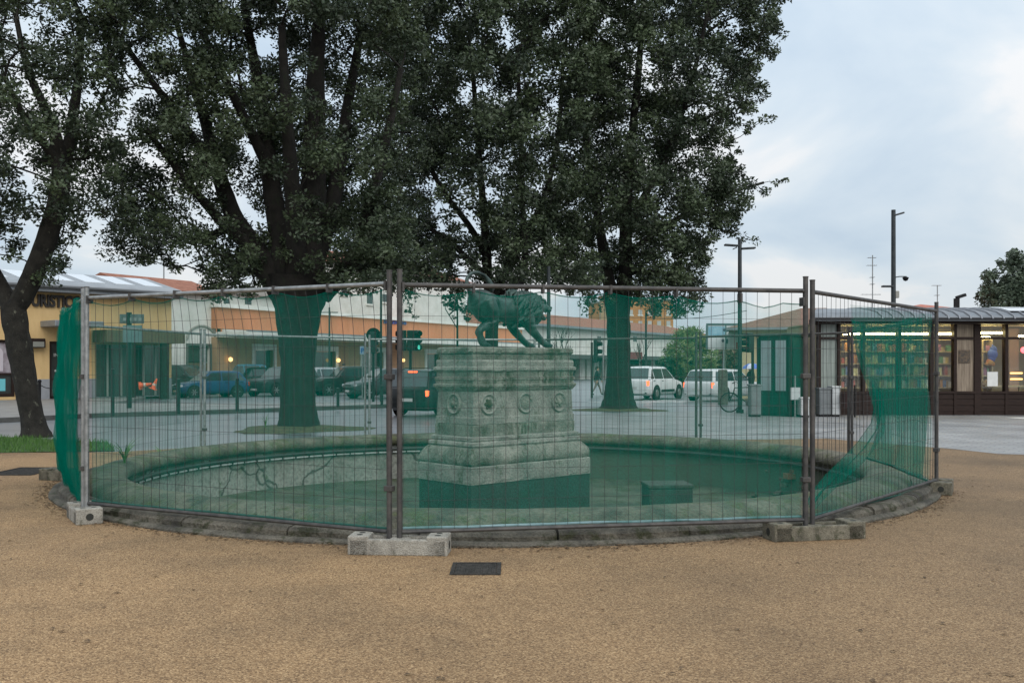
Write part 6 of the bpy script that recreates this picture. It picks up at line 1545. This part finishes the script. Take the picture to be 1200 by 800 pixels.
# ------------------------------------------------------------------ bicycle
by = 31.9; t = thing('bicycle', 'dark bicycle leaning beside the double armed lamp post', 'bicycle', (X30(855, by), by, 0)); wr = .33
M_BIKE = mat('bike_frame', (.02, .03, .035), rough=.35)
def wheel(x):
    b = MB(); b.lathe([(wr - .018 + .018 * math.cos(a), .018 * math.sin(a)) for a in [2 * math.pi * i / 6 for i in range(6)]], 32, (x, 0, wr), axis='Y', closed=True); w = b.build('wheel', M_TYRE, t, smooth=60)
    b = MB()
    for k in range(14):
        a = 2 * math.pi * k / 14; b.tube([(x, 0, wr), (x + (wr - .03) * math.cos(a), 0, wr + (wr - .03) * math.sin(a))], .0025, 4)
    b.lathe([(wr - .045, -.01), (wr - .035, .01)], 32, (x, 0, wr), axis='Y'); b.build('spokes', M_ALLOY, w)
wheel(0); wheel(1.03)
b = MB(); bb = (.60, 0, .29); sp = (.72, 0, .82); hd1 = (.16, 0, .80); hd0 = (.12, 0, .64)
for a, c in ((bb, sp), (bb, hd0), (sp, hd1), (hd0, hd1), (bb, (1.03, .05, wr)), (sp, (1.03, .05, wr)), (hd0, (0.0, .05, wr))): b.tube([a, c], .016, 8)
b.build('frame', M_BIKE, t, smooth=60)
MB().tube([(.20, -.26, .96), (.17, -.16, 1.0), (.165, 0, .98), (.17, .16, 1.0), (.20, .26, .96)], .013, 7).tube([hd1, (.165, 0, .98)], .014, 6).build('handlebar', M_ALLOY, t, smooth=60)
MB().box((.74, 0, .90), (.26, .14, .05), taper=.8).tube([sp, (.735, 0, .89)], .013, 6).build('saddle', M_TRIM, t, bevel=.015)
MB().lathe([(0, -.04), (.09, -.04), (.09, -.032), (0, -.032)], 18, bb, axis='Y').box((.60, -.07, .20), (.02, .05, .17)).build('crank', M_ALLOY, t)

# ------------------------------------------------------------------ people
M_SKIN = mat('skin', (.42, .25, .17), rough=.6); M_HAIR = mat('hair_dark', (.02, .014, .010), rough=.7)
def person(label, px, d, head, ht, coat, legs, stride=.22, arm=0.0, skirt=False, base=0.0, holdup=False):
    s = ht / 1.75; t = thing('person', label, 'person', (X30(px, d), d, base), R(head)); t.scale = (s, s, s)
    V = []; E = []; RD = []
    def a(p, r, k=None):
        V.append(p); RD.append(r if hasattr(r, '__len__') else (r, r))
        if k is not None: E.append((k, len(V) - 1))
        return len(V) - 1
    pv = a((0, 0, .95), (.13, .17)); w = a((.01, 0, 1.12), (.11, .15), pv); ch = a((.01, 0, 1.33), (.13, .19), w); nk = a((.02, 0, 1.50), .062, ch); jw = a((.05, 0, 1.58), (.075, .065), nk); hd = a((.045, 0, 1.67), (.095, .08), jw); a((.035, 0, 1.74), (.06, .055), hd)
    a((.145, 0, 1.615), .018, jw)
    for sg in (-1, 1):
        st = stride * sg
        hp = a((0, sg * .09, .88), .095, pv); kn = a((st * .62 + .03, sg * .10, .50), .062, hp); an = a((st * 1.25 - .02, sg * .10, .09 + (.05 if st < 0 else 0)), .042, kn); a((st * 1.25 + .12, sg * .105, .045), .04, an)
        sh = a((0, sg * .19, 1.42), .07, ch); q = -st * .6
        if holdup and sg < 0:
            el = a((.12, sg * .24, 1.16), .048, sh); wr_ = a((.30, sg * .16, 1.28), .035, el)
        else:
            el = a((q * .5, sg * .235, 1.14), .048, sh); wr_ = a((q * 1.1 + .06, sg * .22, .92), .034, el)
        pm = a((V[wr_][0] + .02, V[wr_][1], V[wr_][2] - .07), (.022, .036), wr_)
        for f in range(4): a((V[pm][0] + .02 + .015 * (f % 2), V[pm][1] - .03 + .02 * f, V[pm][2] - .085), .010, pm)
        a((V[wr_][0] + .06, V[wr_][1] + .0, V[wr_][2] - .07), .011, wr_)
    o = skin_mesh('body', V, E, RD, [coat, legs, M_SKIN, M_TRIM], t, sub=1, root=0)
    for p in o.data.polygons:
        c = p.center; hand = (abs(c.y) > .14 and (c.z < .93 if not (holdup and c.y < 0) else (c.x > .27 and c.z > 1.0)))
        p.material_index = 2 if (c.z > 1.51 or (hand and c.z > .72)) else (3 if c.z < .10 else (1 if c.z < (.72 if skirt else .92) else 0))
    b = MB(); b.ball((.02, 0, 1.70), (.115, .098, .10), 12, 8); b.ball((-.04, 0, 1.62), (.07, .085, .10), 10, 7); b.build('hair', M_HAIR, t, smooth=90)
    b = MB()
    for sg in (-1, 1): b.ball((.125, sg * .035, 1.66), (.012, .014, .009), 6, 4)
    b.build('eyes', M_TRIM, t)
    return t
M_COATD = mat('coat_dark', (.015, .018, .022), (.03, .034, .04), 8, rough=.9); M_JEANS = mat('trousers_grey', (.05, .055, .065), rough=.9); M_BARE = mat('pale_leggings', (.22, .17, .15), rough=.8)
person('person in a dark coat and pale leggings walking past the traffic light', 699.5, 50.5, 8, 1.48, M_COATD, M_BARE, .26, skirt=True)
person('person in dark clothes under the blue and white umbrella', 880, 42.5, 200, 1.52, M_COATD, M_JEANS, .10, holdup=True)
person('person in a dark jacket standing behind the black off roader', 403, 56, -90, 1.62, mat('jacket_brown', (.035, .028, .024), rough=.9), M_JEANS, .05)
d = 42.4; t = thing('umbrella', 'open blue and white umbrella held up left of the green booth', 'umbrella', (X30(881, d), d, 0))
b = MB(); cz = Z30(425.5, d); R0 = .42
for k in range(8):
    a0, a1 = 2 * math.pi * k / 8, 2 * math.pi * (k + 1) / 8
    for j in range(4):
        u0, u1 = j / 4, (j + 1) / 4; pr = lambda u, a, cz=cz: (R0 * math.sin(u * 1.25) / math.sin(1.25) * math.cos(a), R0 * math.sin(u * 1.25) / math.sin(1.25) * math.sin(a), cz - .24 * u * u)
        b.m(k % 2); b.add([pr(u0, a0), pr(u1, a0), pr(u1, a1), pr(u0, a1)], [(0, 1, 2, 3)])
b.build('canopy', [mat('umbrella_blue', (.12, .20, .60), rough=.6), mat('umbrella_white', (.60, .64, .75), rough=.6)], t)
MB().tube([(0, 0, 1.0), (0, 0, cz + .05)], .008, 6).build('shaft', M_GALV, t); MB().tube([(0, 0, .95), (0, 0, 1.05)], .014, 6).build('handle', M_TRIM, t)
